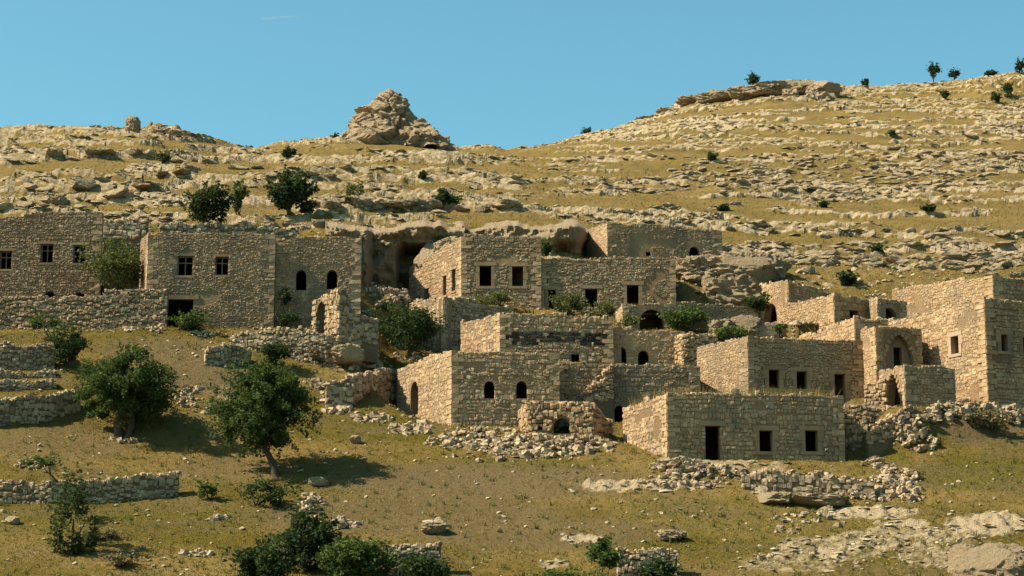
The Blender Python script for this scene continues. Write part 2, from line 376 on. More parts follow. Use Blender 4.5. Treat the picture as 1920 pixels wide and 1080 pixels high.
HOUSES = []; STAMPS = []; INSIDE = []
def level(D1, y1, y): return D1*tan_e(y1)/tan_e(y)
class House: pass
def house(label, q, D, base, of=(), ol=(), D0=None, D2=None, deep=6.0, hm=.34, proud=.05, m=None, name='stone_house', front_top=None,
          left_top=None, roof=True, close=True, batter=0, clip=True, plaster=None, cover=1.0, core=None, dark=None, trim=(), sh=None, wild=.0, cat='house', rightlen=None):
    """q: pixels of the roof line at far-left, near corner, right end; base: pixel rows of the wall foot there"""
    h = House(); hm *= .54; proud = .024+proud*.38
    h.__dict__.update(label=label, name=name, hm=hm, proud=proud, m=m or M_STONE, roof=roof, cover=cover, core=core or M_MORTAR, dark=dark, wild=wild, cat=cat)
    (x1, y1), (x2, y2) = q[1], q[2]; z = D*float(tan_e(y1))
    Q1 = P(x1, y1, D); D2_ = D2 or level(D, y1, y2); Q2 = P(x2, y2, D2_)
    e = (Q2-Q1)[:2]; nrm = np.array([-e[1], e[0]])/np.linalg.norm(e)
    if q[0] is None: Q0 = Q1 + np.array([*((Q2[:2]/np.linalg.norm(Q2[:2]) if Q2[0] < 0 else nrm)*deep), 0]); b0 = D*float(tan_e(base[1])); z0t = Q1[2]
    else:
        D0_ = D0 or level(D, y1, q[0][1]); Q0 = P(*q[0], D0_); b0 = D0_*float(tan_e(base[0]))
    Q3 = Q0 + Q2 - Q1
    b1 = D*float(tan_e(base[1])); b2 = D2_*float(tan_e(base[2]))
    h.Q = [Q0, Q1, Q2, Q3]; h.base = np.array([*(Q0+Q2)[:2]/2, min(b0, b1, b2)])
    def tl(A, B, w): return [(0, A[2]), (w.L, B[2])]
    wf = Wall(Q1, Q2, (b1, b2), [(0, Q1[2]), (np.linalg.norm(e), Q2[2])]); h.front = wf
    wl = Wall(Q0, Q1, (b0, b1), [(0, Q0[2]), (np.linalg.norm((Q1-Q0)[:2]), Q1[2])]); h.left = wl
    u23 = (Q3-Q2)/np.linalg.norm((Q3-Q2)[:2]); u30 = (Q0-Q3)/np.linalg.norm((Q0-Q3)[:2])
    Q2b = Q2+u23*.75; Q0b = Q0-u30*.8
    wr = Wall(Q2b, Q3, (b2, b0), [(0, Q2b[2]-.05), (np.linalg.norm((Q3-Q2b)[:2]), Q3[2]-.05)]); h.right = wr
    wb = Wall(Q3, Q0b, (b0, b0), [(0, Q3[2]-.05), (np.linalg.norm((Q0b-Q3)[:2]), Q0[2]-.05)]); h.back = wb
    for w, tp in ((wf, front_top), (wl, left_top)):
        if tp:
            w.top = sorted((min(max(a, 0), w.L), zz) for a, zz in (w.hit(*p) for p in tp))
            if w.top[0][0] > 0: w.top.insert(0, (0.0, w.top[0][1]))
            if w.top[-1][0] < w.L: w.top.append((w.L, w.top[-1][1]))
        k = max(2, int(w.L/.7)); ss = np.linspace(0, w.L, k+1)                      # uneven, worn wall tops
        w.top = [(float(a), float(w.topz(a)) + random.uniform(-.13, .06)) for a in ss]
    for o in of: wf.opening(*o[:4], **(o[4] if len(o) > 4 else {}))
    for o in ol: wl.opening(*o[:4], **(o[4] if len(o) > 4 else {}))
    if dark: a, zt = wf.hit(dark[0], dark[1]); b_, zb = wf.hit(dark[2], dark[3]); h.dark = (a, b_, zb, zt)
    h.close = close; h.walls = [('left', wl), ('front', wf)] + ([('right', wr), ('back', wb)] if close else [])
    STAMPS.append((Q1, Q2, b1, b2)); 
    if q[0] is not None: STAMPS.append((Q0, Q1, b0, b1))
    if close: INSIDE.append(([Q0, Q1, Q2, Q3], min(min(b0, b1, b2)-.15, min(Q0[2], Q1[2], Q2[2])-1.2)))
    HOUSES.append(h); return h
WD = dict(frame='wood'); ST = dict(frame='stone'); LN = dict(frame='lintel'); AR = dict(arch=1, frame='arch'); AP = dict(arch=1); PT = dict(arch=2, frame='arch'); PK = dict(frame='pink')

house('broad two-storey stone house with three windows at the far left edge', [None, (-70, 404), (192, 400)], 134, [600, 575, 572],
      of=[(0, 470, 21, 505, WD), (77, 457, 99, 493, WD), (138, 459, 160, 494, WD), (83, 546, 103, 566, AP), (140, 548, 158, 568, AP)], hm=.25, proud=.025, m=M_GREY,
      front_top=[(-70, 406), (52, 406), (56, 397), (192, 397)], deep=7, D2=134)
house('small roofless ruin half hidden by vines between the two left houses', [None, (197, 452), (285, 455)], 137, [560, 560, 560], of=[(197, 492, 210, 505), (238, 480, 250, 494)], deep=4, hm=.24, proud=.03, m=M_GREY, name='ruined_house')
house('tall square house with two wooden window frames and a green shrub in its doorway', [(264, 452), (279, 437), (516, 438)], 128, [600, 618, 620],
      of=[(333, 480, 361, 517, WD), (404, 481, 428, 516, WD), (314, 561, 361, 616, LN)], hm=.2, proud=.028, D0=134, D2=128.2, core=M_PLASTER, wild=.3)
house('recessed house with two arched upper windows beside the shadowed cliff', [None, (518, 446), (677, 446)], 128.9, [610, 614, 618],
      of=[(555, 506, 574, 544, AR), (613, 506, 632, 542, AR)], hm=.22, proud=.03, core=M_PLASTER, wild=.3, deep=6, D2=129.1)
house('long cream house with sunlit side wall and two stone-framed windows', [(768, 494), (866, 443), (1014, 443)], 138, [575, 566, 585], left_top=[(768, 500), (806, 480), (838, 458), (866, 443)],
      of=[(899, 498, 921, 537, ST), (960, 499, 981, 537, ST)], ol=[(847, 505, 854, 546, WD), (831, 517, 837, 554, WD), (797, 541, 804, 561, WD)], hm=.3, proud=.045, D0=144.5, D2=138)
house('lower long wing with two windows and a doorway above the vine terrace', [None, (1014, 487), (1266, 481)], 138.15, [585, 590, 598],
      of=[(1021, 543, 1042, 584, LN), (1097, 541, 1120, 576, LN), (1175, 534, 1198, 573, ST)], hm=.24, proud=.04, D2=138.3, deep=6, wild=.25)
house('highest house, plain long facade with one arched door at its right', [(1098, 430), (1139, 417), (1353, 431)], 150, [490, 492, 496],
      of=[(1292, 462, 1311, 489, AR), (1211, 472, 1220, 480)], hm=.24, proud=.025, core=M_PLASTER, D0=155, D2=150.8, wild=.2)
house('retaining wall of a vine terrace, its corner pointing at the big bush', [(772, 566), (832, 556), (962, 576)], 131.5, [640, 662, 650], D0=136.5, D2=135, hm=.34, proud=.06, m=M_DRY, close=False, name='terrace_wall', cat='wall', roof=False)
house('flat-roofed house with a black stone band across its facade', [(864, 607), (938, 587), (1149, 594)], 126, [672, 668, 690], D0=130, D2=126.5,
      of=[(1071, 664, 1086, 680)], hm=.4, proud=.06, m=M_STONE, dark=(950, 622, 1143, 646))
house('plastered wall with two arched openings right of the black stone band', [None, (1149, 614), (1312, 628)], 126.9, [690, 692, 692], D2=127.2,
      of=[(1152, 650, 1175, 682, AR), (1196, 657, 1217, 684, AR)], hm=.3, proud=.03, m=M_STONE, core=M_PLASTER, cover=.72, deep=4, wild=.2)
house('lower left house with two small arched windows and sunlit side', [(745, 690), (848, 657), (1048, 664)], 118.5, [772, 803, 805],
      of=[(908, 714, 927, 747, AR), (968, 714, 988, 747, AR)], ol=[(770, 716, 784, 778, AP)], hm=.36, proud=.055, D2=118.9, wild=.15)
house('long setback wall with a small arched doorway below its stair', [None, (1046, 681), (1312, 686)], 120.6, [806, 808, 800], D2=121.2,
      of=[(1152, 760, 1170, 808, AR)], hm=.36, proud=.045, deep=4.5, m=M_GREY, wild=.2)
house('arcade wall with one wide dark arch behind the round bush', [None, (1168, 571), (1262, 570)], 132.6, [625, 625, 622], of=[(1199, 580, 1246, 622, AR)], hm=.24, proud=.03, D2=133, deep=3.5, core=M_PLASTER)
house('ruined wall with a broken arch at the right of the round bush', [None, (1258, 566), (1422, 576)], 133.6, [622, 622, 628], of=[(1300, 584, 1326, 622, AR)], D2=134.5, hm=.26, proud=.05, deep=2.2, name='ruined_house', wild=.3, roof=False)
house('front house with rounded stone courses, one doorway and two windows', [(1168, 765), (1251, 737), (1580, 739)], 110.5, [826, 862, 868], D0=116.3, D2=111.9,
      of=[(1322, 798, 1351, 864, LN), (1423, 807, 1449, 847, ST), (1509, 807, 1534, 847, ST)], hm=.38, proud=.075, m=M_STONE)
house('middle house with deep shaded front, two windows and a door', [(1307, 652), (1402, 630), (1617, 641)], 120, [735, 745, 765], D0=124, D2=121.3,
      of=[(1441, 693, 1462, 728, ST), (1493, 696, 1514, 730, ST), (1564, 701, 1586, 762, ST)], hm=.24, proud=.035, wild=.3)
house('tall tower house at the right edge with one pink-framed window', [(1666, 600), (1845, 560), (1990, 574)], 117, [752, 768, 770], D0=124, D2=119,
      ol=[(1783, 630, 1799, 664, PK)], of=[(1876, 627, 1890, 659, ST), (1917, 632, 1932, 662, ST)], hm=.34, proud=.05, m=M_WARM)
house('small block with a pointed arched gate below the tower house', [(1648, 697), (1696, 686), (1789, 690)], 114.6, [765, 766, 766], D0=118, D2=115.2,
      ol=[(1660, 700, 1688, 762, PT)], hm=.26, proud=.04, wild=.2)
house('arched porch house with a tall door inside a blind arch', [(1614, 618), (1641, 611), (1727, 617)], 119.4, [745, 735, 720], D0=121.5, D2=120.2,
      of=[(1660, 628, 1713, 702, dict(arch=2, frame='arch', niche=1)), ], hm=.26, proud=.05, m=M_WARM)
house('low house with a long sunlit side wall behind the porch house', [(1478, 642), (1602, 595), (1668, 600)], 124, [650, 665, 660], D0=132, D2=124.4, hm=.3, proud=.05, m=M_WARM)
house('stone enclosure with a dark arched doorway in its sunlit end', [(1418, 534), (1476, 527), (1562, 549)], 136, [612, 606, 590], ol=[(1432, 569, 1457, 606, AP)], D0=140, D2=140, hm=.3, proud=.06, m=M_WARM)
house('flat-roofed ruin with a small square door facing the valley', [(1462, 571), (1563, 551), (1638, 564)], 131, [612, 606, 600], D0=135.5, D2=132.5, of=[(1593, 582, 1610, 604, LN)], hm=.28, proud=.05, m=M_WARM)
house('little vaulted ruin with one wide low arch', [(1630, 562), (1645, 558), (1699, 564)], 130.2, [605, 604, 604], D0=132, D2=131, of=[(1651, 577, 1681, 604, AR)], hm=.26, proud=.05)
house('back house with a long sunlit wall at the right edge', [(1673, 542), (1861, 517), (1990, 528)], 129.5, [600, 600, 600], D0=136, D2=131, hm=.28, proud=.04, m=M_WARM)

# ------------------------------------------------------------------ the hillside
TB = [  # depth : picture row of the ground there, by picture column
 (3, {0: 2600}), (60, {0: 1290}), (80, {0: 1175}), (95, {0: 1082, 1920: 1085}),
 (104, {0: 952, 400: 960, 800: 962, 1200: 958, 1920: 962}),
 (110, {0: 838, 200: 858, 500: 895, 800: 885, 1000: 880, 1200: 878, 1600: 882, 1920: 872}),
 (114, {0: 778, 200: 812, 500: 845, 800: 830, 1000: 828, 1200: 830, 1600: 830, 1800: 812, 1920: 815}),
 (118, {0: 705, 200: 730, 400: 765, 600: 790, 800: 798, 1000: 808, 1200: 812, 1400: 800, 1600: 800, 1750: 780, 1920: 775}),
 (122, {0: 650, 200: 655, 400: 680, 600: 730, 800: 745, 1000: 740, 1200: 740, 1400: 750, 1600: 760, 1800: 745, 1920: 740}),
 (126, {0: 622, 200: 622, 400: 632, 600: 660, 800: 690, 1000: 690, 1300: 695, 1600: 690, 1920: 680}),
 (130, {0: 608, 400: 612, 600: 622, 750: 655, 1000: 650, 1300: 640, 1600: 630, 1920: 620}),
 (136, {0: 575, 400: 560, 600: 540, 670: 545, 700: 575, 800: 590, 1000: 592, 1200: 592, 1420: 600, 1600: 592, 1920: 585}),
 (142, {0: 505, 400: 480, 600: 448, 672: 447, 688: 540, 760: 545, 1000: 560, 1200: 570, 1280: 540, 1420: 545, 1600: 555, 1920: 540}),  # ground left of the cave raised, here and next row, to shade the hollow
 (147, {0: 448, 400: 436, 640: 434, 674: 434, 692: 510, 740: 515, 870: 500, 1000: 480, 1150: 500, 1300: 506, 1440: 498, 1600: 520, 1920: 512}),
 (150, {0: 420, 400: 425, 640: 432, 860: 430, 1000: 430, 1120: 490, 1300: 496, 1370: 488, 1600: 505, 1920: 500}),
 (158, {0: 400, 400: 407, 800: 412, 1000: 412, 1100: 420, 1350: 440, 1600: 462, 1920: 462}),
 (175, {0: 366, 400: 372, 800: 384, 1000: 390, 1350: 408, 1600: 420, 1920: 425}),
 (200, {0: 318, 400: 330, 800: 338, 1200: 352, 1600: 365, 1920: 365}),
 (230, {0: 270, 250: 272, 400: 298, 600: 292, 800: 296, 1000: 304, 1300: 300, 1920: 300}),
 (255, {-300: 250, 0: 243, 140: 237, 250: 246, 370: 262, 470: 281, 560: 270, 640: 262, 740: 268, 860: 281, 950: 284, 1050: 276, 1200: 268, 1400: 258, 1920: 258}),
 (270, {-300: 262, 0: 256, 250: 262, 480: 292, 640: 280, 900: 290, 1000: 279, 1080: 266, 1200: 256, 1400: 236, 1920: 235}),
 (300, {0: 320, 500: 330, 900: 300, 1020: 279, 1100: 257, 1160: 244, 1300: 218, 1450: 200, 1920: 200}),
 (335, {0: 420, 500: 420, 900: 340, 1100: 268, 1170: 240, 1230: 216, 1300: 184, 1380: 172, 1450: 160, 1560: 163, 1650: 166, 1750: 161, 1840: 150, 1920: 138, 2200: 120}),
 (350, {0: 470, 900: 400, 1170: 268, 1300: 205, 1450: 178, 1920: 150, 2200: 130}),
 (420, {0: 900, 1920: 700}), (1200, {0: 1250}), (6000, {0: 1296})]
cols = np.concatenate([np.linspace(-5000, -340, 24)[:-1], np.arange(-340, 2262, 3.6), np.linspace(2262, 6900, 24)[1:]])
Ds = np.concatenate([np.arange(3, 60, 3.0), np.arange(60, 90, 1.0), np.arange(90, 152, .2), np.arange(152, 352, .46), np.geomspace(354, 6000, 24)])
tD = np.array([r[0] for r in TB], float)
tz = np.array([[r[0]*float(tan_e(y)) for y in np.interp(cols, sorted(r[1]), [r[1][k] for k in sorted(r[1])])] for r in TB])
ii = np.clip(np.searchsorted(tD, Ds, side='right')-1, 0, len(tD)-2); ff = (Ds-tD[ii])/(tD[ii+1]-tD[ii])
Z = tz[ii]*(1-ff)[:, None] + tz[ii+1]*ff[:, None]
Z = np.maximum(Z, -12)
DD = np.repeat(Ds[:, None], len(cols), 1); XX = DD*(cols-960)[None, :]/F/cp
for _ in range(2):                                              # soften the breaks of the profile
    k = np.ones(5)/5; pad = np.pad(Z[:-30], ((2, 2), (0, 0)), 'edge'); Z[:-30] = sum(pad[i:i+len(Ds)-30] for i in range(5))/5
PX, PY = proj(XX, DD, Z)
near = sstep(150, 158, DD); inr = ((DD > 85) & (DD < 352)).astype(float)
def blobs(lst):
    o = np.zeros_like(Z)
    for (x, y, rx, ry, a) in lst:
        d = ((PX-x)/rx)**2 + ((PY-y)/ry)**2; o = np.maximum(o, a*sstep(1.35, .45, d))
    return o
# bedrock laid bare on the lower slope, bare soil, greener grass: what the ground is made of, place by place
rock = blobs([(1150, 915, 70, 13, .75), (1260, 912, 60, 14, .8), (1500, 925, 100, 20, .7), (1380, 885, 120, 14, .5), (1620, 962, 120, 12, .7), (1690, 985, 60, 10, .75),
              (1850, 985, 90, 22, .72), (1700, 1010, 160, 22, .55), (1560, 1030, 130, 25, .55), (1770, 1040, 120, 30, .5), (1480, 1060, 110, 22, .5), (1260, 1003, 32, 11, .8),
              (1090, 1010, 45, 10, .75), (815, 990, 30, 11, .8), (1040, 1060, 40, 10, .5), (980, 838, 170, 22, .45), (700, 700, 90, 20, .4), (430, 735, 60, 22, .35), (1880, 1060, 80, 40, .6)])
soil = blobs([(900, 905, 330, 40, .8), (760, 965, 330, 40, .7), (1000, 1000, 260, 35, .7), (120, 830, 150, 35, .6), (390, 700, 110, 45, .8), (300, 655, 130, 25, .7), (1860, 820, 120, 20, .75), (430, 880, 110, 25, .6), (330, 945, 90, 20, .4)])
green = blobs([(1840, 890, 140, 35, .75), (1640, 860, 70, 20, .5), (450, 660, 150, 14, .5), (640, 800, 190, 35, .35), (1450, 960, 330, 25, .4), (1560, 1010, 400, 70, .35), (200, 980, 260, 60, .35), (80, 800, 130, 15, .5), (560, 940, 150, 30, .4), (1000, 870, 180, 10, .5)])
# limestone ledges on the upper hill
hillw = sstep(147, 153, DD)*inr
left = sstep(1150, 850, PX)
warp = 2.6*fbm(XX*.035, DD*.02, o=3, seed=3) + .5*fbm(XX*.28, DD*.14, o=3, seed=9)
def ledges(step, sd, bias):
    tt = (Z+warp)/step; fl = np.floor(tt); fr = tt-fl
    Zt = (fl + sstep(0, .15, fr))*step - warp
    ms = sstep(-.02, .25, vn(XX*.035, fl*5.37, seed=sd)*.7 + vn(XX*.15, fl*3.1, seed=sd+1)*.4 + bias)
    return ms*(Zt-Z), ms*sstep(.62, .22, fr)
la, ra = ledges(1.45, 21, .05); lb, rb = ledges(.8, 25, .0)
dens = blobs([(120, 340, 330, 60, .55), (500, 330, 160, 30, .5), (1650, 500, 420, 45, 1.0), (720, 300, 220, 40, .5), (1400, 205, 260, 40, .9), (800, 400, 500, 26, .4), (1100, 350, 300, 20, .4),
              (1250, 250, 160, 50, .6), (1720, 260, 300, 90, .55), (1560, 330, 380, 60, .4), (60, 300, 150, 20, .6), (230, 250, 140, 10, .4)])*hillw
Z = Z + hillw*(.5*left*la + .6*(1-left)*lb)
riser = hillw*(left*ra + (1-left)*rb)
pav = sstep(.02, .34, fbm(XX*.11, DD*.055, o=4, seed=31) - .42 + .40*dens - .05*left)*hillw
f1, f2, rid = worley(XX*.55 + .3*fbm(XX*.6, DD*.5, o=2), DD*.36, 5); f1b, f2b, ridb = worley(XX*1.5, DD*1.0, 6)
lump = (rid*.9+.25)*sstep(.72, .15, f1)*sstep(.0, .16, f2-f1)
rmask = np.clip(np.maximum(riser*.95, pav), 0, 1)
Z = Z + rmask*(.26*lump*(.25+dens) + .14*sstep(.6, .1, f1b)*ridb) * hillw
Z = Z + hillw*(.35*fbm(XX*.3, DD*.15, o=3, seed=41) + rmask*.22*fbm(XX*1.1, DD*.7, o=4, seed=43))
Z = Z + hillw*blobs([(1480, 180, 110, 22, .3), (1330, 195, 60, 14, .3), (330, 250, 55, 9, 1.1), (1880, 170, 80, 16, .8)])*(.4+.9*lump)
rk_far = np.clip(pav*(.35+.65*lump) + (.72-.14*left)*riser + .2*dens*pav, 0, 1)
# lower slope: small lumps, terrace lips, stones poking out of the bare patches
low = (1-sstep(149, 152, DD))*inr
Z = Z + low*(.16*fbm(XX*.35, DD*.35, o=4, seed=51) + rock*(.28*sstep(.65, .1, f1b)*(.4+ridb) + .16*fbm(XX*.9, DD*.9, o=3, seed=52)))
cliffy = low*sstep(134, 139, DD)
Z = Z + cliffy*.5*fbm(XX*.5, DD*.4, o=4, seed=57)
gz = np.abs(np.gradient(Z, axis=0)/np.maximum(np.gradient(DD, axis=0), 1e-6))
rock = np.clip(rock*low + rk_far*hillw + cliffy*sstep(.5, 1.1, gz)*.9, 0, 1)

def seg_stamp(A, B, za, zb, rad=2.6):
    A2, B2 = A[:2], B[:2]; L = np.linalg.norm(B2-A2); d = (B2-A2)/L; nn = np.array([d[1], -d[0]])
    y0, y1 = min(A2[1], B2[1])-rad-.5, max(A2[1], B2[1])+rad+.5
    i0, i1 = np.searchsorted(Ds, [y0, y1])
    X_, Y_ = XX[i0:i1], DD[i0:i1]; s = (X_-A2[0])*d[0] + (Y_-A2[1])*d[1]; o = (X_-A2[0])*nn[0] + (Y_-A2[1])*nn[1]
    over = np.maximum(np.maximum(-s, s-L), 0); dist = np.hypot(np.maximum(o, 0), over)
    w = sstep(rad, .5, dist)*(o > -.6); zt = za + (zb-za)*np.clip(s/L, 0, 1)
    Z[i0:i1] = Z[i0:i1]*(1-w) + (zt + .08*fbm(X_, Y_, o=2, seed=77))*w
for a in sorted(STAMPS, key=lambda a: -a[0][1]): seg_stamp(*a)
inside = np.zeros(Z.shape, bool)
for poly, zc in INSIDE:
    ctr = sum(poly)/4; y0, y1 = min(p[1] for p in poly), max(p[1] for p in poly); i0, i1 = np.searchsorted(Ds, [y0, y1])
    X_, Y_ = XX[i0:i1], DD[i0:i1]; m_ = np.ones(X_.shape, bool)
    for k in range(4):
        A, B = poly[k], poly[(k+1) % 4]; m_ &= ((B[0]-A[0])*(Y_-A[1]) - (B[1]-A[1])*(X_-A[0])) > .12*np.hypot(B[0]-A[0], B[1]-A[1])
    Z[i0:i1] = np.where(m_, np.minimum(Z[i0:i1], zc), Z[i0:i1]); inside[i0:i1] |= m_
jt = rng.normal(0, 1, Z.shape); jt = (jt + np.roll(jt, 1, 0) + np.roll(jt, 1, 1) + np.roll(jt, -1, 1) + np.roll(np.roll(jt, 1, 0), 1, 1))/2.2
Z = Z + jt*np.where(rock > .3, .022+.03*hillw, .01)*((DD > 90) & (DD < 352))
nr, nc = Z.shape; g = np.arange(nr*nc).reshape(nr, nc)
Q = np.stack([g[:-1, :-1], g[:-1, 1:], g[1:, 1:], g[1:, :-1]], -1).reshape(-1, 4)
me = np_mesh('hillside', np.stack([XX, DD, Z], -1).reshape(-1, 3), Q, M_HILL, True,
             {'rock': rock.ravel(), 'soil': soil.ravel(), 'green': green.ravel(), 'far': sstep(135, 160, DD).ravel()})
rq = rock[:-1, :-1]+rock[1:, 1:]; me.polygons.foreach_set('use_smooth', (rq < .7).ravel())
link('hillside', me, kind='structure')
def gz_at(X, Y):
    c = 960 + X/Y*F*cp; j = min(max(np.searchsorted(cols, c)-1, 0), nc-2); i = min(max(np.searchsorted(Ds, Y)-1, 0), nr-2)
    u = (c-cols[j])/(cols[j+1]-cols[j]); v = (Y-Ds[i])/(Ds[i+1]-Ds[i])
    return (Z[i, j]*(1-u)+Z[i, j+1]*u)*(1-v) + (Z[i+1, j]*(1-u)+Z[i+1, j+1]*u)*v
def ground(x, y, dmin=88., dmax=350.):
    """the point of the hillside seen at a picture position"""
    r = ray(x, y); c = 960 + r[0]*F*cp; j = min(max(np.searchsorted(cols, c), 1), nc-2)
    i0, i1 = np.searchsorted(Ds, [dmin, dmax]); zz = Z[i0:i1, j]; hit = np.nonzero(zz >= Ds[i0:i1]*r[2])[0]
    k = i0 + (hit[0] if len(hit) else len(zz)-1); D = Ds[k]
    return np.array([r[0]*D, D, gz_at(r[0]*D, D)])

# ------------------------------------------------------------------ build the houses
def part_box(name, parts, m, root, parent=None, base=None):
    V, Q = cat(parts); return link(name, np_mesh(name, V-base, Q, m, False), parent or root)
for h in HOUSES:
    root = empty(h.name, h.base, h.label, h.cat); base = h.base; stones = []; h.root = root
    for wn, w in h.walls:
        V, Q = w.mesh(base)
        wo = link('wall', np_mesh('wall', V, Q, h.core, False), root)
        U = np.array([0, 0, 1.]); d3 = np.array([*w.d, 0]); n3 = np.array([*w.n, 0])
        def blk(s0, s1, z0, z1, o0, o1): return box(w.pt((s0+s1)/2, (z0+z1)/2, (o0+o1)/2), d3*(s1-s0), n3*(o1-o0), U*(z1-z0))
        for o in w.ops:
            fr_ = o.get('frame'); a, b_, z0, z1 = o['s0'], o['s1'], o['z0'], o['z1']; pr = h.proud+.012
            if fr_ in ('stone', 'lintel', 'pink'):
                fm = M_PINK if fr_ == 'pink' else M_DRESSED
                ex = .34 if fr_ != 'pink' else .28; lh = .24
                part_box('lintel', [blk(a-ex, b_+ex, z1-.004, z1+lh, -.3, pr)], fm, root, base=base); w.skip.append((a-ex, b_+ex, z1-.05, z1+lh+.05))
                if fr_ != 'lintel':
                    nb = max(2, int((z1-z0)/.42)); jw = .26
                    for k in range(nb):
                        q0 = z0+(z1-z0)*k/nb+.008; q1 = z0+(z1-z0)*(k+1)/nb-.008; e = jw*(1.25 if k % 2 else .85)
                        part_box('jamb_stone', [blk(a-e, a+.004, q0, q1, -.3, pr-.012)], fm, root, base=base)
                        part_box('jamb_stone', [blk(b_-.004, b_+e, q0, q1, -.3, pr-.012)], fm, root, base=base)
                    w.skip += [(a-jw, a, z0, z1), (b_, b_+jw, z0, z1)]
                    if z0 > w.botz(a)+.4:
                        part_box('sill', [blk(a-ex*.8, b_+ex*.8, z0-.16, z0+.012, -.3, pr+.02)], fm, root, base=base); w.skip.append((a-ex*.8, b_+ex*.8, z0-.18, z0))
            elif fr_ == 'wood':
                f = part_box('window_frame', [blk(a, a+.07, z0, z1, -.26, -.18), blk(b_-.07, b_, z0, z1, -.26, -.18), blk(a+.07, b_-.07, z1-.07, z1, -.26, -.18), blk(a+.07, b_-.07, z0, z0+.07, -.26, -.18)], M_WOOD, root, base=base)
                part_box('mullion', [blk((a+b_)/2-.03, (a+b_)/2+.03, z0+.07, z1-.07, -.25, -.20)], M_WOOD, root, f, base)
                part_box('transom', [blk(a+.07, b_-.07, z0+(z1-z0)*.64, z0+(z1-z0)*.64+.055, -.255, -.195)], M_WOOD, root, f, base)
                part_box('sill', [blk(a-.12, b_+.12, z0-.12, z0+.006, -.2, pr)], M_DRESSED, root, base=base); w.skip.append((a-.12, b_+.12, z0-.14, z0))
                part_box('lintel', [blk(a-.22, b_+.22, z1-.004, z1+.16, -.3, pr-.01)], M_DRESSED, root, base=base); w.skip.append((a-.22, b_+.22, z1, z1+.18))
            elif fr_ == 'arch':
                c = (a+b_)/2; hw = (b_-a)/2; nb = 9 if hw < .5 else 13; pts = []
                for k in range(nb):
                    u = -math.cos(math.pi*(k+.5)/nb); s_ = c+u*hw*1.0; zz = w.otop(o, s_); pts.append((s_, zz))
                    e = 1e-3; tx = math.sin(math.pi*(k+.5)/nb); th = math.pi*(k+.5)/nb
                    rr = np.array([-math.cos(th), math.sin(th)]); tg = np.array([rr[1], -rr[0]]); tw = math.pi*hw/nb*.93
                    cc = w.pt(s_+rr[0]*.11, zz+rr[1]*.11, pr/2-.14)
                    bx = box(cc, d3*tg[0]*tw+U*tg[1]*tw, n3*(.28+pr), d3*rr[0]*.25+U*rr[1]*.25)
                    part_box('arch_stone', [bx], M_DRESSED, root, base=base)
                w.skip.append((a-.22, b_+.22, z1-hw*.9, z1+.26))
                if o.get('niche'):
                    nw = Wall(w.pt(a-.1, 0, -.42), w.pt(b_+.1, 0, -.42), (z0, z0), [(0, z1+.3), (b_-a+.2, z1+.3)], t=.3)
                    nw.opening(1675, 651, 1692, 702); V2, Q2 = nw.mesh(base, .3); link('niche_wall', np_mesh('niche_wall', V2, Q2, M_PLASTER, False), root)
        if wn in ('left', 'front'):                                      # larger squared stones at the corners
            for e_, sg in ((0.0, 1), (w.L, -1)):
                if wn == 'left' and sg > 0: continue
                zz = float(w.botz(e_))-.2; kq = random.randrange(2); zt_ = float(w.topz(e_))
                while zz < zt_-.1:
                    hq = random.uniform(.2, .34); ln = (.62 if (kq + (wn == 'left')) % 2 else .34)*random.uniform(.85, 1.15); kq += 1
                    s0, s1 = (e_-.015, e_+ln) if sg > 0 else (e_-ln, e_+.015)
                    if not any(s1 > o['s0']-.1 and s0 < o['s1']+.1 and zz+hq > o['z0'] and zz < o['z1'] for o in w.ops):
                        bq = blk(s0, s1, zz+.012, min(zz+hq, zt_+.03)-.012, -.2, h.proud*(.9 if wn == 'left' else 1.15)+random.uniform(0, .02))
                        bq = (bq[0]+np.random.default_rng(int(zz*1e4) % 99991).normal(0, .012, bq[0].shape), bq[1])
                        part_box('quoin', [bq], h.m, root, wo, base); w.skip.append((s0-.02, s1-.03, zz, zz+hq))
                    zz += hq
        if wn in ('left', 'front') or (wn == 'right' and h.base[0] < 3):
            stones += w.clad(h.hm, h.proud*(.55 if wn == 'left' else 1), wo, cover=h.cover, dark=h.dark if wn == 'front' else None, wild=max(h.wild, .32 if wn == 'left' else .14), rough=1.4, patch=0 if h.dark else random.uniform(.34, .5))
    place_stones(stones, root, base, h.m)
    if h.roof and h.close:
        c = sum(h.Q)/4; zt = min(q_[2] for q_ in h.Q)-.22; rp = []
        for q_ in h.Q: v = c+(q_-c)*.97; rp.append(v)
        kx = 14; V = []; 
        for i in range(kx+1):
            for j in range(9):
                u, v = i/kx, j/8; p = (rp[0]*(1-u)+rp[3]*u)*v + (rp[1]*(1-u)+rp[2]*u)*(1-v)
                V.append([p[0], p[1], p[2]-.2 + .10*math.sin(u*9+v*5)*math.sin(v*7) + .1*math.sin(math.pi*u)*math.sin(math.pi*v)])
        V = np.array(V); Q = np.array([[i*9+j, (i+1)*9+j, (i+1)*9+j+1, i*9+j+1] for i in range(kx) for j in range(8)])
        bot = V.copy(); bot[:, 2] -= .35
        V, Q = cat([(V, Q[:, ::-1]), (bot, Q)])
        link('roof', np_mesh('roof', V-base, Q, M_ROOF, True), root)

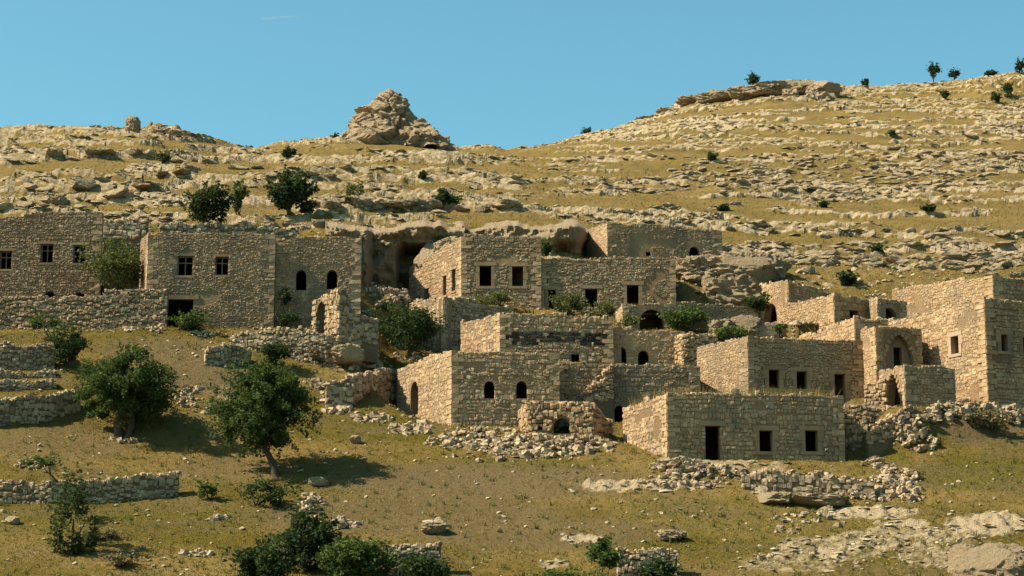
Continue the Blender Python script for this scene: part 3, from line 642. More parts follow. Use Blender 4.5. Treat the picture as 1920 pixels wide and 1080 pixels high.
# ------------------------------------------------------------------ rock masses
def cube_sphere(k):
    idx = {}; V = []; Q = []
    def vid(p):
        key = tuple(np.round(p, 5))
        if key not in idx: idx[key] = len(V); V.append(p)
        return idx[key]
    g_ = np.tan(np.linspace(-1, 1, k+1)*math.pi/4)
    for ax in range(3):
        for s in (-1, 1):
            u, v = [(1, 2), (2, 0), (0, 1)][ax]
            for i in range(k):
                for j in range(k):
                    c = []
                    for a, b_ in ((i, j), (i+1, j), (i+1, j+1), (i, j+1)):
                        p = np.zeros(3); p[ax] = s; p[u] = g_[a]; p[v] = g_[b_]; c.append(vid(p))
                    Q.append(c if s > 0 else c[::-1])
    V = np.array(V); return V/np.linalg.norm(V, axis=1)[:, None], np.array(Q)
CS = {k: cube_sphere(k) for k in (7, 11, 18, 30)}
def rock_shape(k, seed, rough=1.0, pw=3.0, cuts=0):
    V, Q = CS[k]; r = np.random.default_rng(seed); o = r.uniform(-50, 50, 3)
    pn = (np.abs(V)**pw).sum(1)**(1/pw); B = V/pn[:, None]
    q = V*1.5+o
    d = .34*fbm(*q.T, o=4, seed=seed) - .34*np.abs(fbm(*(q*1.9+7).T, o=4, seed=seed+3)) + .14*fbm(q[:, 0]*3, q[:, 1]*3, q[:, 2]*8, o=3, seed=seed+5) + .16*fbm(*(q*5).T, o=4, seed=seed+7)
    B = B*(1+rough*d)[:, None]
    for _ in range(cuts):                       # broken faces
        nv = r.normal(0, 1, 3); nv[2] = nv[2]*.6; nv /= np.linalg.norm(nv); e = B@nv - r.uniform(.55, .95)
        B = B - np.maximum(e, 0)[:, None]*nv*.9
    return B, Q
def rock_thing(name, label, lobes, m=None, cat_='rock', k=30, rough=1.0, seed=1, pw=3.0, cuts=3):
    """lobes: (px, py, half width px, half height px, depth in m, thickness factor)"""
    parts = []
    for i, (x, y, rx, ry, D, th) in enumerate(lobes):
        V, Q = rock_shape(k, seed*31+i, rough, pw, cuts); c = P(x, y, D); s = D/F*1.08
        parts.append((V*np.array([rx*s, (rx+ry)*.5*s*th, ry*s])+c, Q))
    V, Q = cat(parts); base = V.mean(0); base[2] = V[:, 2].min()
    return link(name, np_mesh(name, V-base, Q, m or M_ROCK, False), None, base, label=label, cat=cat_)
def pinnacle():
    prof = [(170, 716, 728), (176, 704, 741), (186, 698, 748), (194, 690, 752), (203, 686, 757), (212, 668, 764), (222, 656, 772), (235, 651, 784), (246, 652, 800), (256, 648, 832), (266, 640, 856), (280, 630, 862), (294, 610, 885)]
    D = 256.0; ys = np.linspace(170, 294, 70); nl, ns = len(ys), 110; V = []
    py_ = [p[0] for p in prof]; lx = np.interp(ys, py_, [p[1] for p in prof]); rx = np.interp(ys, py_, [p[2] for p in prof])
    k = D/F; th = np.linspace(0, 2*math.pi, ns, endpoint=False)
    cx = ((lx+rx)/2-960)*k; hw = (rx-lx)/2*k; z = D*tan_e(ys)
    X = cx[:, None] + hw[:, None]*np.cos(th)[None]; Yv = D - np.minimum(hw*.8, 5.5)[:, None]*np.sin(th)[None]; Zv = np.repeat(z[:, None], ns, 1)
    nv = np.stack([np.repeat(np.cos(th)[None], nl, 0), -np.repeat(np.sin(th)[None], nl, 0), .35+0*X], -1)
    f1_, f2_, r_ = worley(X*.36+Yv*.25, Zv*.42+.1*X, 91); g1_, g2_, s_ = worley(X*.95+Yv*.4, Zv*1.3, 93)
    dsp = 1.1*fbm(X*.3, Yv*.3, Zv*.3, o=4, seed=81) + 1.5*(r_-.5) - .5*sstep(.14, .0, f2_-f1_) + .5*(s_-.5) - .2*sstep(.1, 0, g2_-g1_) + .3*fbm(X*1.3, Yv*1.3, Zv*2.2, o=3, seed=83)
    V = np.stack([X, Yv, Zv], -1) + nv*(dsp*np.clip(hw/2.2, .25, 1)[:, None])[..., None]
    V = np.concatenate([V.reshape(-1, 3), [V[0].mean(0)+[0, 0, .3]]]); Q = [[i*ns+j, (i+1)*ns+j, (i+1)*ns+(j+1) % ns, i*ns+(j+1) % ns] for i in range(nl-1) for j in range(ns)] + [[nl*ns, j, (j+1) % ns, (j+1) % ns] for j in range(0)]
    me = np_mesh('rock_pinnacle', V-[cx[-1], D, z[-1]], np.array(Q), M_TANROCK, False)
    import bmesh
    bm = bmesh.new(); bm.from_mesh(me); bm.verts.ensure_lookup_table(); tip = bm.verts[nl*ns]
    for j in range(ns): f_ = bm.faces.new((tip, bm.verts[j], bm.verts[(j+1) % ns])); f_.smooth = False
    bm.to_mesh(me); bm.free()
    link('rock_pinnacle', me, None, (cx[-1], D, z[-1]), label='tall lumpy rock pinnacle standing on the skyline', cat='rock')
pinnacle()
rock_thing('rock_stump', 'small square rock stump on the left skyline', [(249, 236, 14, 17, 244, 1)], M_TANROCK, k=18, seed=8, rough=.5)
rock_thing('rock_crag', 'dark craggy rock crown on the right hilltop', [(1440, 170, 46, 15, 315, .8), (1492, 167, 42, 16, 315, .8), (1543, 174, 32, 20, 313, .9), (1486, 194, 24, 26, 309, 1), (1530, 202, 32, 25, 307, 1), (1455, 204, 26, 12, 307, 1), (1395, 178, 38, 13, 316, .8), (1345, 186, 36, 13, 317, .8)], M_TANROCK, seed=12, k=18)
rock_thing('rock_crag', 'low broken rock ridge climbing to the right hilltop', [(1300, 190, 30, 9, 320, .8), (1262, 212, 34, 9, 320, .8), (1222, 226, 32, 9, 320, .8), (1185, 240, 24, 7, 320, .8)], M_TANROCK, seed=13, k=18)
rock_thing('rock_crag', 'flat rock shelf on the skyline right of the rock stump', [(300, 249, 28, 7, 251, .8), (342, 253, 34, 8, 250.5, .8)], seed=14, k=18)
def cliff(label, x0, x1, y0, y1, fn, seed, m=None, k=2.2):
    xs = np.arange(x0, x1+.1, k); ny = int((y1-y0)/k)+1; yt = y0 + 12 + 11*fbm(xs*.028, xs*0, o=3, seed=seed+20)
    gx = np.repeat(xs[None], ny, 0); gy = yt[None] + (y1-yt[None])*np.linspace(0, 1, ny)[:, None]; D = fn(gx, gy)
    Dt = np.array([ground(x_, y_, 146)[1] for x_, y_ in zip(xs, yt)]); Dt = np.minimum(Dt, 160)
    r0 = (gx-960)/F*D; zz = D*tan_e(gy)
    D = D + 1.1*fbm(r0*.35, zz*.35, o=3, seed=seed) + 1.5*np.abs(fbm(r0*.6, zz*.3+4, o=5, seed=seed+4)) + .5*fbm(r0*1.4, zz*2.0, o=4, seed=seed+8)
    w_ = sstep(1, 0, (gy-yt[None])/13)*.97; D = D*(1-w_) + (Dt[None]+1.0)*w_
    v = (540-gy)/F; dy = cp-v*sp; Vx = (gx-960)/F/dy*D; Vz = D*tan_e(gy)
    V = np.stack([Vx, D, Vz], -1).reshape(-1, 3); a, c_ = gx.shape; g_ = np.arange(a*c_).reshape(a, c_)
    Q = np.stack([g_[:-1, :-1], g_[1:, :-1], g_[1:, 1:], g_[:-1, 1:]], -1).reshape(-1, 4); base = V.mean(0); base[2] = V[:, 2].min()
    return link('cliff', np_mesh('cliff', V-base, Q, m or M_TANROCK, False), None, base, label=label, cat='cliff')
def f_cave(x, y):
    D = 140.6 + 3.0*sstep(686, 700, x) + .0*y                                       # left shoulder added to keep the sun off, then the hollow
    D = D + 4.5*sstep(738, 762, x)*sstep(452, 484, y) - .7*sstep(690, 720, x)*sstep(452, 436, y)
    D = D + 4.0*sstep(742, 764, x)*sstep(470, 500, y)
    return D
def f_back(x, y):
    D = 147.4 + 6*sstep(1078, 1100, x)
    return D + 2.2*sstep(1030, 1060, x)*sstep(446, 470, y) + 3*sstep(868, 852, x)
cliff('overhanging cliff with a deep dark cave between the houses', 610, 872, 402, 572, f_cave, 61)
cliff('pale rounded cliff rising behind the long cream house', 840, 1102, 404, 500, f_back, 67)
rock_thing('rock_outcrop', 'two rounded boulders leaning on the cream house side wall', [(803, 480, 26, 26, 143.6, 1), (840, 466, 26, 20, 143.0, 1)], k=18, seed=26, rough=.7)
rock_thing('rock_outcrop', 'big eroded tan outcrop right of the long wing', [(1322, 512, 56, 30, 144, .9), (1400, 512, 56, 40, 143.5, .9), (1300, 545, 30, 26, 145, .7), (1378, 558, 58, 34, 140.3, .8), (1440, 505, 36, 26, 145, .8), (1345, 484, 32, 12, 147, .8)], M_TANROCK, seed=31, rough=1.1, k=18)
rock_thing('rock_outcrop', 'low tan rocks between the arcade and the middle house', [(1398, 612, 30, 18, 130.5, 1), (1352, 616, 26, 16, 130.5, 1), (1440, 622, 34, 14, 130.5, 1)], M_TANROCK, k=18, seed=33)
def gd(x, y): return float(ground(x, y)[1])
rock_thing('rock_slab', 'long flat bedrock slab below the front house', [(1452, 936, 42, 10, gd(1455, 934), 1.6), (1520, 941, 58, 12, gd(1520, 939), 1.6)], k=18, seed=41, rough=.5, pw=5)
rock_thing('tan_boulder', 'smooth tan rock face in the bottom right corner', [(1875, 1078, 76, 56, 94.5, 1), (1812, 1066, 34, 44, 95.3, 1)], M_TANROCK, k=30, seed=43, rough=.4, cuts=2, pw=2.4)
rock_thing('boulder', 'large boulder built into the foot of the terrace wall', [(652, 664, 28, 17, 124.3, 1)], k=18, seed=45, rough=.8)
rock_thing('boulder', 'grey rounded boulder in the leaning tree shadow', [(598, 904, 18, 9, gd(598, 911), 1)], k=18, seed=46, rough=.4)
rock_thing('boulder', 'pale boulder on the grass right of the leaning tree', [(667, 825, 10, 8, gd(667, 832), 1)], k=7, seed=47, rough=.6)
rock_thing('boulder', 'brown boulder on the grass near the bottom left corner', [(22, 976, 13, 8, gd(22, 982), 1)], k=7, seed=48, rough=.6)
rock_thing('boulder', 'wide pale rock patch below the bare brown ground, left of centre', [(815, 990, 24, 10, gd(815, 998), 1)], k=18, seed=49, rough=.9)
rock_thing('boulder', 'pale rock knob above the bottom right wall stub', [(1262, 1004, 24, 10, gd(1262, 1012), 1)], k=18, seed=50, rough=.9)
BM = {}
def boulder_mesh(i, m):
    if (i, m.name) not in BM: V, Q = rock_shape(11, 900+i, 1.2, 3.0, 9); BM[i, m.name] = np_mesh('boulder', V, Q, m, False)
    return BM[i, m.name]
ORD = 'leftmost second third fourth fifth sixth seventh eighth ninth tenth eleventh twelfth thirteenth fourteenth fifteenth sixteenth'.split()
def boulders(what, where, x0, x1, y0, y1, cnt, s0, s1, m=None, flat=.6):
    xs = [x0+(x1-x0)*(i+random.uniform(.15, .85))/cnt for i in range(cnt)]
    for i, x in enumerate(xs):
        p = ground(x, random.uniform(y0, y1), 100); s = random.uniform(s0, s1)*.42*p[1]/F
        lab = f'leftmost {what} {where}' if i == 0 else f'rightmost {what} {where}' if i == cnt-1 else f'{ORD[i]} {what} from the left {where}'
        o = link('boulder', boulder_mesh(random.randrange(9), m or M_ROCK), None, p+np.array([0, 0, s*.05]), label=lab, cat='boulder', group=f'{what}s {where}')
        o.scale = (s*random.uniform(1.0, 1.6), s, s*flat*random.uniform(.7, 1.3)); o.rotation_euler = (random.uniform(-.15, .15), random.uniform(-.15, .15), random.uniform(-.6, .6))
boulders('big limestone boulder', 'above the far left house', 0, 350, 320, 396, 14, 30, 52, flat=.5)
boulders('ledge rock', 'high on the left slope', 0, 420, 286, 315, 11, 28, 50, flat=.4)
boulders('pale rock', 'on the golden slope above the left trees', 330, 660, 300, 345, 10, 22, 44, flat=.45)
boulders('squared boulder', 'in the broken ledge above the cave', 580, 970, 380, 400, 14, 28, 46, flat=.6)
boulders('grey boulder', 'in the rocky band behind the right houses', 1430, 1930, 478, 520, 16, 26, 44, flat=.65)
boulders('ledge boulder', 'in the long pale ledge across the right slope', 1360, 1930, 428, 448, 16, 20, 36, flat=.5)
boulders('limestone boulder', 'along the edge above the arched-window house', 450, 700, 420, 438, 9, 24, 46, flat=.7)
boulders('dark rock', 'on the dry grass of the right hill', 1180, 1900, 220, 400, 12, 16, 28, flat=.45)

# ------------------------------------------------------------------ loose stones
def loose(p, w, h=None, m=None):
    th = random.uniform(0, 6.28); ct, sn = math.cos(th), math.sin(th); a = w*random.uniform(.8, 1.3); c = w*random.uniform(.7, 1.1); h = h or w*random.uniform(.55, .9)
    tl = random.uniform(-.35, .35)
    A = np.array([[ct*a, -sn*c, 0], [sn*a, ct*c, 0], [tl*a, 0, h]]); return ('b', random.randrange(12), np.asarray(p), A, random.random(), None, m)
def pile(label, areas, w0, w1, m=None, nmax=300, name='rubble_pile', cat_='rubble', heap=.5):
    """areas: (px, py, rx, ry, count)"""
    st = []
    for (x, y, rx, ry, cnt) in areas:
        for _ in range(cnt):
            r = math.sqrt(random.random()); th = random.uniform(0, 6.283); p = ground(x+rx*r*math.cos(th), y+ry*r*math.sin(th))
            w = w0*.8+(w1*.85-w0*.8)*random.random()**2.8; p[2] += (1-r)*heap*random.random() - w*.06; st.append(loose(p, w, m=None))
    base = sum(s[2] for s in st)/len(st); base[2] = min(s[2][2] for s in st)
    root = empty(name, base, label, cat_); place_stones(st, root, base, m or M_DRY, nmax, 9.5); return root
pile('spill of pale rubble below the lower left house and the low hut', [(900, 822, 80, 20, 150), (1000, 838, 110, 20, 230), (1090, 838, 70, 18, 130), (960, 858, 130, 8, 40)], .16, .6)
pile('rubble strewn in front of the front house, left half', [(1270, 880, 50, 18, 110), (1330, 895, 70, 22, 170), (1250, 905, 60, 12, 50)], .18, .65, heap=.35)
pile('dark tumbled heap at the right end of the collapsed dry wall', [(1670, 915, 50, 24, 130), (1610, 938, 70, 10, 40), (1705, 930, 30, 16, 40)], .2, .6)
pile('line of fallen stones running down right of the front house', [(1640, 872, 30, 8, 45), (1675, 885, 30, 8, 45), (1705, 900, 26, 9, 40)], .16, .5)
pile('stone heap at the foot of the outdoor stair', [(1690, 815, 42, 22, 150), (1725, 835, 40, 12, 50)], .2, .65, heap=.8)
pile('rubble bank overgrown with brush under the tower house', [(1820, 772, 80, 16, 190), (1760, 785, 40, 14, 60), (1900, 785, 30, 16, 50)], .2, .6, heap=.8)
pile('scatter of rubble among bedrock right of the bare brown ground', [(1480, 985, 40, 22, 40), (1540, 970, 60, 14, 24), (1600, 1000, 60, 20, 16)], .12, .5, heap=.2)
pile('broken stones on the lower right slope near the rock face', [(1720, 1020, 90, 22, 30), (1640, 1050, 80, 20, 24), (1480, 1050, 70, 20, 24)], .12, .45, heap=.1)
pile('stones tumbled down the bank below the leaning tree', [(585, 950, 25, 22, 70), (640, 985, 30, 8, 35), (600, 1010, 22, 30, 40)], .18, .5)
pile('kerb of boulders curving below the dry wall to the lower left house', [(640, 772, 30, 7, 28), (700, 786, 40, 8, 34), (770, 805, 45, 9, 44), (830, 828, 30, 12, 30)], .25, .7, heap=.2)
pile('fallen stones around the path behind the leaning tree', [(625, 745, 30, 12, 40), (590, 720, 22, 10, 24), (690, 690, 60, 8, 40), (790, 672, 50, 7, 40)], .2, .6, heap=.2)
pile('ring of stones at the foot of the round tree', [(213, 824, 16, 4, 14), (245, 828, 20, 4, 12)], .2, .42, heap=.05)
pile('short row of pale stones left of the bottom shrubs', [(365, 1040, 32, 6, 16), (410, 974, 24, 6, 14)], .25, .6, heap=.1)
pile('small stones showing through the earth bank right of the round tree', [(355, 745, 30, 22, 45), (380, 770, 30, 10, 16)], .2, .55, heap=.1)
pile('stones along the foot of the long left wall', [(210, 618, 60, 5, 50), (290, 620, 20, 6, 30), (390, 628, 40, 5, 24)], .15, .4, heap=.2)
pile('pebbly stone ring on the grass at the left edge', [(60, 872, 34, 10, 60)], .15, .36, heap=.4)
pile('loose stones under the cave in the cliff', [(715, 545, 36, 6, 50), (740, 570, 34, 10, 50), (700, 590, 26, 8, 30)], .2, .6, heap=.4)
pile('loose stones on the slope between the right ruins', [(1510, 612, 50, 10, 50), (1640, 600, 30, 6, 20), (1450, 640, 30, 8, 20)], .18, .5, heap=.2)

def dry_wall(label, pts, hm=.3, m=None, t=.5, proud=.05, rag=.14, name='dry_stone_wall', ops=(), D=None, nmax=300, top_extra=True):
    """pts: (px, foot row, top row[, depth])"""
    G = []
    for q in pts:
        x, yb, yt = q[:3]
        if len(q) > 3: p = P(x, yb, q[3])
        else: p = ground(x, yb)
        G.append((p, p[1]*float(tan_e(yt))))
    base = sum(g_[0] for g_ in G)/len(G); root = empty(name, base, label, 'wall'); st = []
    for (A, za), (B, zb) in zip(G[:-1], G[1:]):
        L = np.linalg.norm((B-A)[:2]); k = max(2, int(L/.6))
        top = [(L*i/k, za+(zb-za)*i/k + random.uniform(-rag, rag)) for i in range(k+1)]
        w = Wall(A, B, (A[2], B[2]), top, t)
        for o in ops:
            s_, _z = w.hit((o[0]+o[2])/2, o[1])
            if 0 < s_ < w.L: w.opening(*o[:4], **o[4])
        V, Q = w.mesh(base); c_ = link('core', np_mesh('core', V, Q, M_CORE, False), root)
        st += w.clad(hm*.8, proud+.03, c_, rough=2.4, wild=.45, aspect=1.1, zmin=-.4)
        for a in np.arange(0, L, hm*.5):
            st.append(loose(w.pt(a, float(w.topz(a))+random.uniform(-.05, .12), -random.uniform(0, t)), hm*random.uniform(.55, 1.1)))
    if name == 'stone_hut':                                             # stone-and-earth roof back to the house wall
        V = []
        for k_, (p, zt_) in enumerate(G):
            for u in range(5): V.append([p[0]+(G[1][0][0]+G[2][0][0]-2*p[0])*.04*u, p[1]+.1+u*.75*(1 if 0 < k_ < 3 else .3), zt_-.06+.10*math.sin(u*.8)])
        V = np.array(V); Q = np.array([[i*5+j, (i+1)*5+j, (i+1)*5+j+1, i*5+j+1] for i in range(len(G)-1) for j in range(4)]); link('roof', np_mesh('roof', V-base, Q, M_ROOF), root)
    place_stones(st, root, base, m or M_DRY, nmax); return root
dry_wall('long rubble wall along the foot of the two left houses', [(-80, 618, 560, 127.2), (188, 618, 558, 127.2), (196, 618, 545, 127.2), (312, 618, 543, 127.3)], hm=.25, proud=.04, rag=.05, m=M_STONE)
dry_wall('low dry wall at the lower left, ending right of the tall shrub', [(-40, 946, 908), (90, 945, 908), (200, 945, 902), (335, 930, 888)], hm=.28)
dry_wall('dark dry wall left of the round tree', [(-40, 806, 752), (70, 795, 748), (150, 772, 736)], hm=.3)
dry_wall('thin terrace edge of stones, lower of two at the left edge', [(-40, 738, 722), (105, 729, 716)], hm=.22)
dry_wall('thin terrace edge of stones, upper of two at the left edge', [(-40, 712, 698), (105, 708, 697)], hm=.2)
dry_wall('terrace wall behind the tall shrub at the left edge', [(-40, 696, 646), (102, 694, 652)], hm=.26)
dry_wall('sloping dry wall below the arched-window house', [(432, 646, 630), (500, 662, 620), (560, 678, 618), (612, 690, 628)], hm=.26)
dry_wall('dry wall resting on a big boulder left of the large bush', [(612, 690, 628), (660, 686, 622), (712, 682, 640)], hm=.3)
dry_wall('short dark heap-like wall beside the eroded earth bank', [(385, 684, 655), (420, 686, 650), (470, 682, 658)], hm=.28)
dry_wall('dry wall running from the path to the lower left house', [(612, 768, 722), (660, 764, 708), (746, 748, 692)], hm=.38)
dry_wall('stub of wall in the bottom foliage, left of centre', [(722, 1066, 1022, 95), (826, 1064, 1024, 95)], hm=.24)
dry_wall('stub of wall in the bottom foliage, right of centre', [(1158, 1078, 1034, 95), (1270, 1076, 1036, 95)], hm=.24)
dry_wall('collapsed dark dry wall in front of the front house', [(1392, 918, 890), (1440, 926, 884), (1540, 930, 892), (1640, 936, 906)], hm=.36)
dry_wall('rough stone pier at the right corner of the front house', [(1582, 848, 764, 113.4), (1628, 846, 766, 113.2)], hm=.3, m=M_STONE)
dry_wall('low wall behind the outdoor stair', [(1624, 815, 766, 114.2), (1672, 812, 764, 114.2)], hm=.24, m=M_STONE, rag=.05)
dry_wall('outdoor stair wall climbing to the pointed gate', [(1628, 822, 812, 112.4), (1705, 810, 766, 113.0), (1728, 808, 772, 113.2)], hm=.26, m=M_STONE, t=1.0)
dry_wall('curved stone wall left of the pointed gate', [(1622, 764, 722, 115.4), (1662, 766, 714, 114.8)], hm=.26, m=M_WARM)
dry_wall('ruined arched gateway wall below the arched-window house', [(586, 622, 566, 127.6), (634, 628, 544, 124.6)], hm=.3, m=M_STONE, rag=.05, ops=[(594, 566, 610, 626, dict(arch=1))])
dry_wall('broken dry wall to the right of the ruined gateway', [(634, 632, 546, 124.6), (652, 632, 556, 125.0), (662, 634, 594, 125.2), (708, 640, 598, 125.8)], hm=.34)
dry_wall('dry wall ledge across the foot of the cave', [(678, 566, 544, 138.5), (766, 566, 545, 139.5)], hm=.3)
dry_wall('stone bank between the two left houses', [(194, 442, 412, 141), (276, 436, 416, 141)], hm=.34)
dry_wall('dry wall running along the slope above the square house', [(300, 440, 424, 139.5), (440, 438, 421, 140), (560, 440, 428, 140.5)], hm=.3)
dry_wall('sloping stair parapet on the long setback wall', [(1095, 745, 738, 120.1), (1150, 742, 683, 120.3)], hm=.26, m=M_WARM, t=.6, rag=.06)
dry_wall('lit stone pillar beside the plastered arches', [(1267, 690, 632, 126.9), (1281, 692, 628, 126.2), (1346, 690, 630, 126.6)], hm=.26, m=M_WARM, rag=.05)
dry_wall('low stone hut with a dark arched mouth before the lower left house', [(974, 800, 776, 117.4), (990, 812, 757, 115.8), (1112, 814, 757, 115.5), (1148, 806, 796, 117.5)], hm=.3, m=M_WARM, rag=.04, name='stone_hut', ops=[(1038, 784, 1069, 813, dict(arch=1)), (1008, 793, 1018, 806, {})])

# small stones lying about: too many to count
def scatter(name, label, sel, cnt, w0, w1, flat, m, pw=2.5, long=1.0):
    I, J = np.nonzero(sel); k = rng.integers(0, len(I), cnt); st = []
    Vs, Qs, Rs, o = [], [], [], 0
    for i, j in zip(I[k], J[k]):
        w = w0+(w1-w0)*random.random()**pw; s = loose((XX[i, j]+random.uniform(-.2, .2), DD[i, j], Z[i, j]+w*.08), w, w*flat*random.uniform(.6, 1.3))
        V, Q = CH[s[1]]
        if long > 1: A_ = s[3].copy(); A_[0] *= random.uniform(1, long); s = (*s[:3], A_, *s[4:])
        Vs.append(V@s[3].T+s[2]); Qs.append(Q+o); Rs.append(np.full(len(V), s[4])); o += len(V)
    link(name, np_mesh(name, np.concatenate(Vs), np.concatenate(Qs), m, False, {'rnd': np.concatenate(Rs)}), None, label=label, cat='stones', kind='stuff')
vis = (PX > -60) & (PX < 1980)
scatter('scattered_stones', 'small pale stones scattered over the lower slope', vis & (DD > 94) & (DD < 126) & ~inside, 1200, .07, .30, .6, M_PALE, 3)
scatter('scattered_stones', 'broken stones thick among the bare bedrock of the lower slope', vis & (DD > 94) & (DD < 122) & (rock > .3) & ~inside, 450, .08, .40, .3, M_PALE, 2.8, 2.0)
scatter('hill_rubble', 'countless broken limestone rocks strewn over the upper hillside', vis & (DD > 150) & (DD < 342) & ((pav > .35) | ((riser > .55) & (vn(XX*.7, DD*.7, seed=99) > .1))), 8500, .16, .68, .42, M_ROCK, 3, 2.2)
scatter('hill_rubble', 'small rocks crowding the stony bands above the village', vis & (DD > 148) & (DD < 235) & (dens > .35) & ((PX > 1150) | (pav > .3)), 1600, .25, 1.1, .5, M_ROCK, 2.4, 2.0)
scatter('slope_rubble', 'countless loose stones between the houses', vis & (DD > 126) & (DD < 150) & ~inside, 1600, .12, .6, .65, M_DRY, 2.5)

# ------------------------------------------------------------------ trees, shrubs, grass
def leaves(C, L, axis=None, droop=0.0):
    """C (n,3) centres, L (n,) lengths -> folded leaf quads"""
    k = len(C); a = rng.normal(0, 1, (k, 3)); a[:, 2] = a[:, 2]*.6 - droop
    if axis is not None: a = a*.7 + axis
    a /= np.linalg.norm(a, axis=1)[:, None]; b_ = np.cross(a, rng.normal(0, 1, (k, 3))); b_ /= np.linalg.norm(b_, axis=1)[:, None]+1e-9
    l = L[:, None]; V = np.stack([C-a*l*.5, C+b_*l*.3, C+a*l*.5, C-b_*l*.3], 1).reshape(-1, 3)
    return V, np.arange(4*k).reshape(k, 4), np.repeat(rng.random(k), 4)
def plant(name, label, cat_, foot, bbox, m, leaf=.2, n=2500, lobes=12, D=None, stems=3, trunk=.06, group=None, sparse=.0, droop=.0, spread=.5, seed=0, crown_name='crown'):
    leaf *= .85; n = int(n*1.25); r = np.random.default_rng(seed+int(foot[0]*7+foot[1])); x0, y0, x1, y1 = bbox
    base = P(foot[0], foot[1], D) if D else ground(*foot)
    if D: base[2] = P(foot[0], foot[1], D)[2]
    d = base[1]; c = P((x0+x1)/2, (y0+y1)/2, d); k = d/F; R3 = np.array([(x1-x0)/2*k, (x1-x0)/2*k*.9, (y1-y0)/2*k])
    dirs = r.normal(0, 1, (lobes, 3)); dirs /= np.linalg.norm(dirs, axis=1)[:, None]
    cen = c + dirs*R3*r.uniform(.35, .78, (lobes, 1)); rad = r.uniform(.26, .46, lobes)*(1-sparse*.4)
    li = r.integers(0, lobes, n); dv = r.normal(0, 1, (n, 3)); dv /= np.linalg.norm(dv, axis=1)[:, None]
    C = cen[li] + dv*(R3*rad[li][:, None])*np.cbrt(r.uniform(.12, 1.25, (n, 1)))
    if not sparse: 
        m2 = r.random(n) < .12; C[m2] = c + dv[m2]*R3*r.uniform(.2, .75, (m2.sum(), 1))
    C[:, 2] = np.maximum(C[:, 2], min(base[2]+.05, c[2]-R3[2]))
    ns_ = lobes*2; sd_ = r.normal(0, 1, (ns_, 3)); sd_[:, 2] = np.abs(sd_[:, 2])*.8; sd_ /= np.linalg.norm(sd_, axis=1)[:, None]      # ragged shoots
    k3 = r.random(n) < .2; si = r.integers(0, ns_, k3.sum()); C[k3] = c + sd_[si]*R3*r.uniform(.55, 1.22, (k3.sum(), 1)) + r.normal(0, .09, (k3.sum(), 3))
    C[:, 2] = np.maximum(C[:, 2], base[2]-.1)
    V, Q, rn = leaves(C, leaf*r.uniform(.6, 1.3, n), droop=droop)
    root = empty(name, base, label, cat_, group)
    link(crown_name, np_mesh(crown_name, V-base, Q, m, False, {'rnd': rn}), root, kind='stuff')
    parts = []; f = c + (base-c)*.35 if stems == 1 else None
    if stems == 1:
        mid = (base+c)/2 + np.array([.0, 0, 0]); parts.append(tube([base-[0, 0, .3], base*.7+c*.3, base*.35+c*.65, c], [trunk*1.25, trunk, trunk*.8, trunk*.5])); start = base*.45+c*.55
    else: start = base
    tr = cat(parts) if parts else None
    if parts: link('trunk', np_mesh('trunk', tr[0]-base, tr[1], M_BARK), root)
    for i in range(min(lobes, max(stems, 5 if stems == 1 else stems))):
        e = cen[i]; mid = (start+e)/2 + r.normal(0, .12, 3)*np.linalg.norm(e-start); tw = trunk*(.5 if stems == 1 else .8)
        s0 = start if stems == 1 else base + r.normal(0, trunk*1.5, 3)*[1, 1, 0] - [0, 0, .1]
        V, Q = tube([s0, (s0+mid)/2+r.normal(0, .03, 3), mid, e], [tw, tw*.8, tw*.6, tw*.25], 6)
        link('branch', np_mesh('branch', V-base, Q, M_BARK), root)
    return root

# the two big trees of the slope
def big_tree(label, foot, trunks, bbox, m, seed, n=34000):
    r = np.random.default_rng(seed); base = ground(*foot); d = base[1]; k = d/F; x0, y0, x1, y1 = bbox
    c = P((x0+x1)/2, (y0+y1)/2, d); R3 = np.array([(x1-x0)/2*k, (x1-x0)/2*k*.95, (y1-y0)/2*k])
    root = empty('broadleaf_tree', base, label, 'tree'); NL = 85
    dirs = r.normal(0, 1, (NL, 3)); dirs /= np.linalg.norm(dirs, axis=1)[:, None]; cen = c + dirs*R3*r.uniform(.2, .9, (NL, 1))
    rad = r.uniform(.11, .25, NL); li = r.integers(0, NL, n); dv = r.normal(0, 1, (n, 3)); dv /= np.linalg.norm(dv, axis=1)[:, None]
    C = cen[li] + dv*R3*rad[li][:, None]*np.cbrt(r.uniform(.1, 1.3, (n, 1)))
    sd_ = r.normal(0, 1, (90, 3)); sd_[:, 2] = sd_[:, 2]*.7+.1; sd_ /= np.linalg.norm(sd_, axis=1)[:, None]
    k3 = r.random(n) < .16; si = r.integers(0, 90, k3.sum()); C[k3] = c + sd_[si]*R3*r.uniform(.6, 1.12, (k3.sum(), 1)) + r.normal(0, .10, (k3.sum(), 3))
    C[:, 2] -= .18*np.hypot(C[:, 0]-c[0], C[:, 1]-c[1])**2/R3[0]*.6          # hanging skirts
    V, Q, rn = leaves(C, .165*r.uniform(.6, 1.3, n), droop=.7)
    link('crown', np_mesh('crown', V-base, Q, m, False, {'rnd': rn}), root, kind='stuff')
    for (bx, tx, ty, rd) in trunks:
        b0 = P(bx, foot[1], d); b0[2] = base[2]-.25; t1 = P(tx, ty, d); mid = b0*.5+t1*.5+r.normal(0, .06, 3)
        V, Q = tube([b0, b0*.8+t1*.2, mid, t1, t1*.6+c*.4], [rd*1.45, rd*1.05, rd*.9, rd*.7, rd*.4], 9); link('trunk', np_mesh('trunk', V-base, Q, M_BARK), root)
        for j in range(7):
            e = cen[r.integers(0, NL)]; V, Q = tube([t1, (t1+e)/2+r.normal(0, .15, 3), e], [rd*.45, rd*.28, rd*.1], 6); link('limb', np_mesh('limb', V-base, Q, M_BARK), root)
    return root
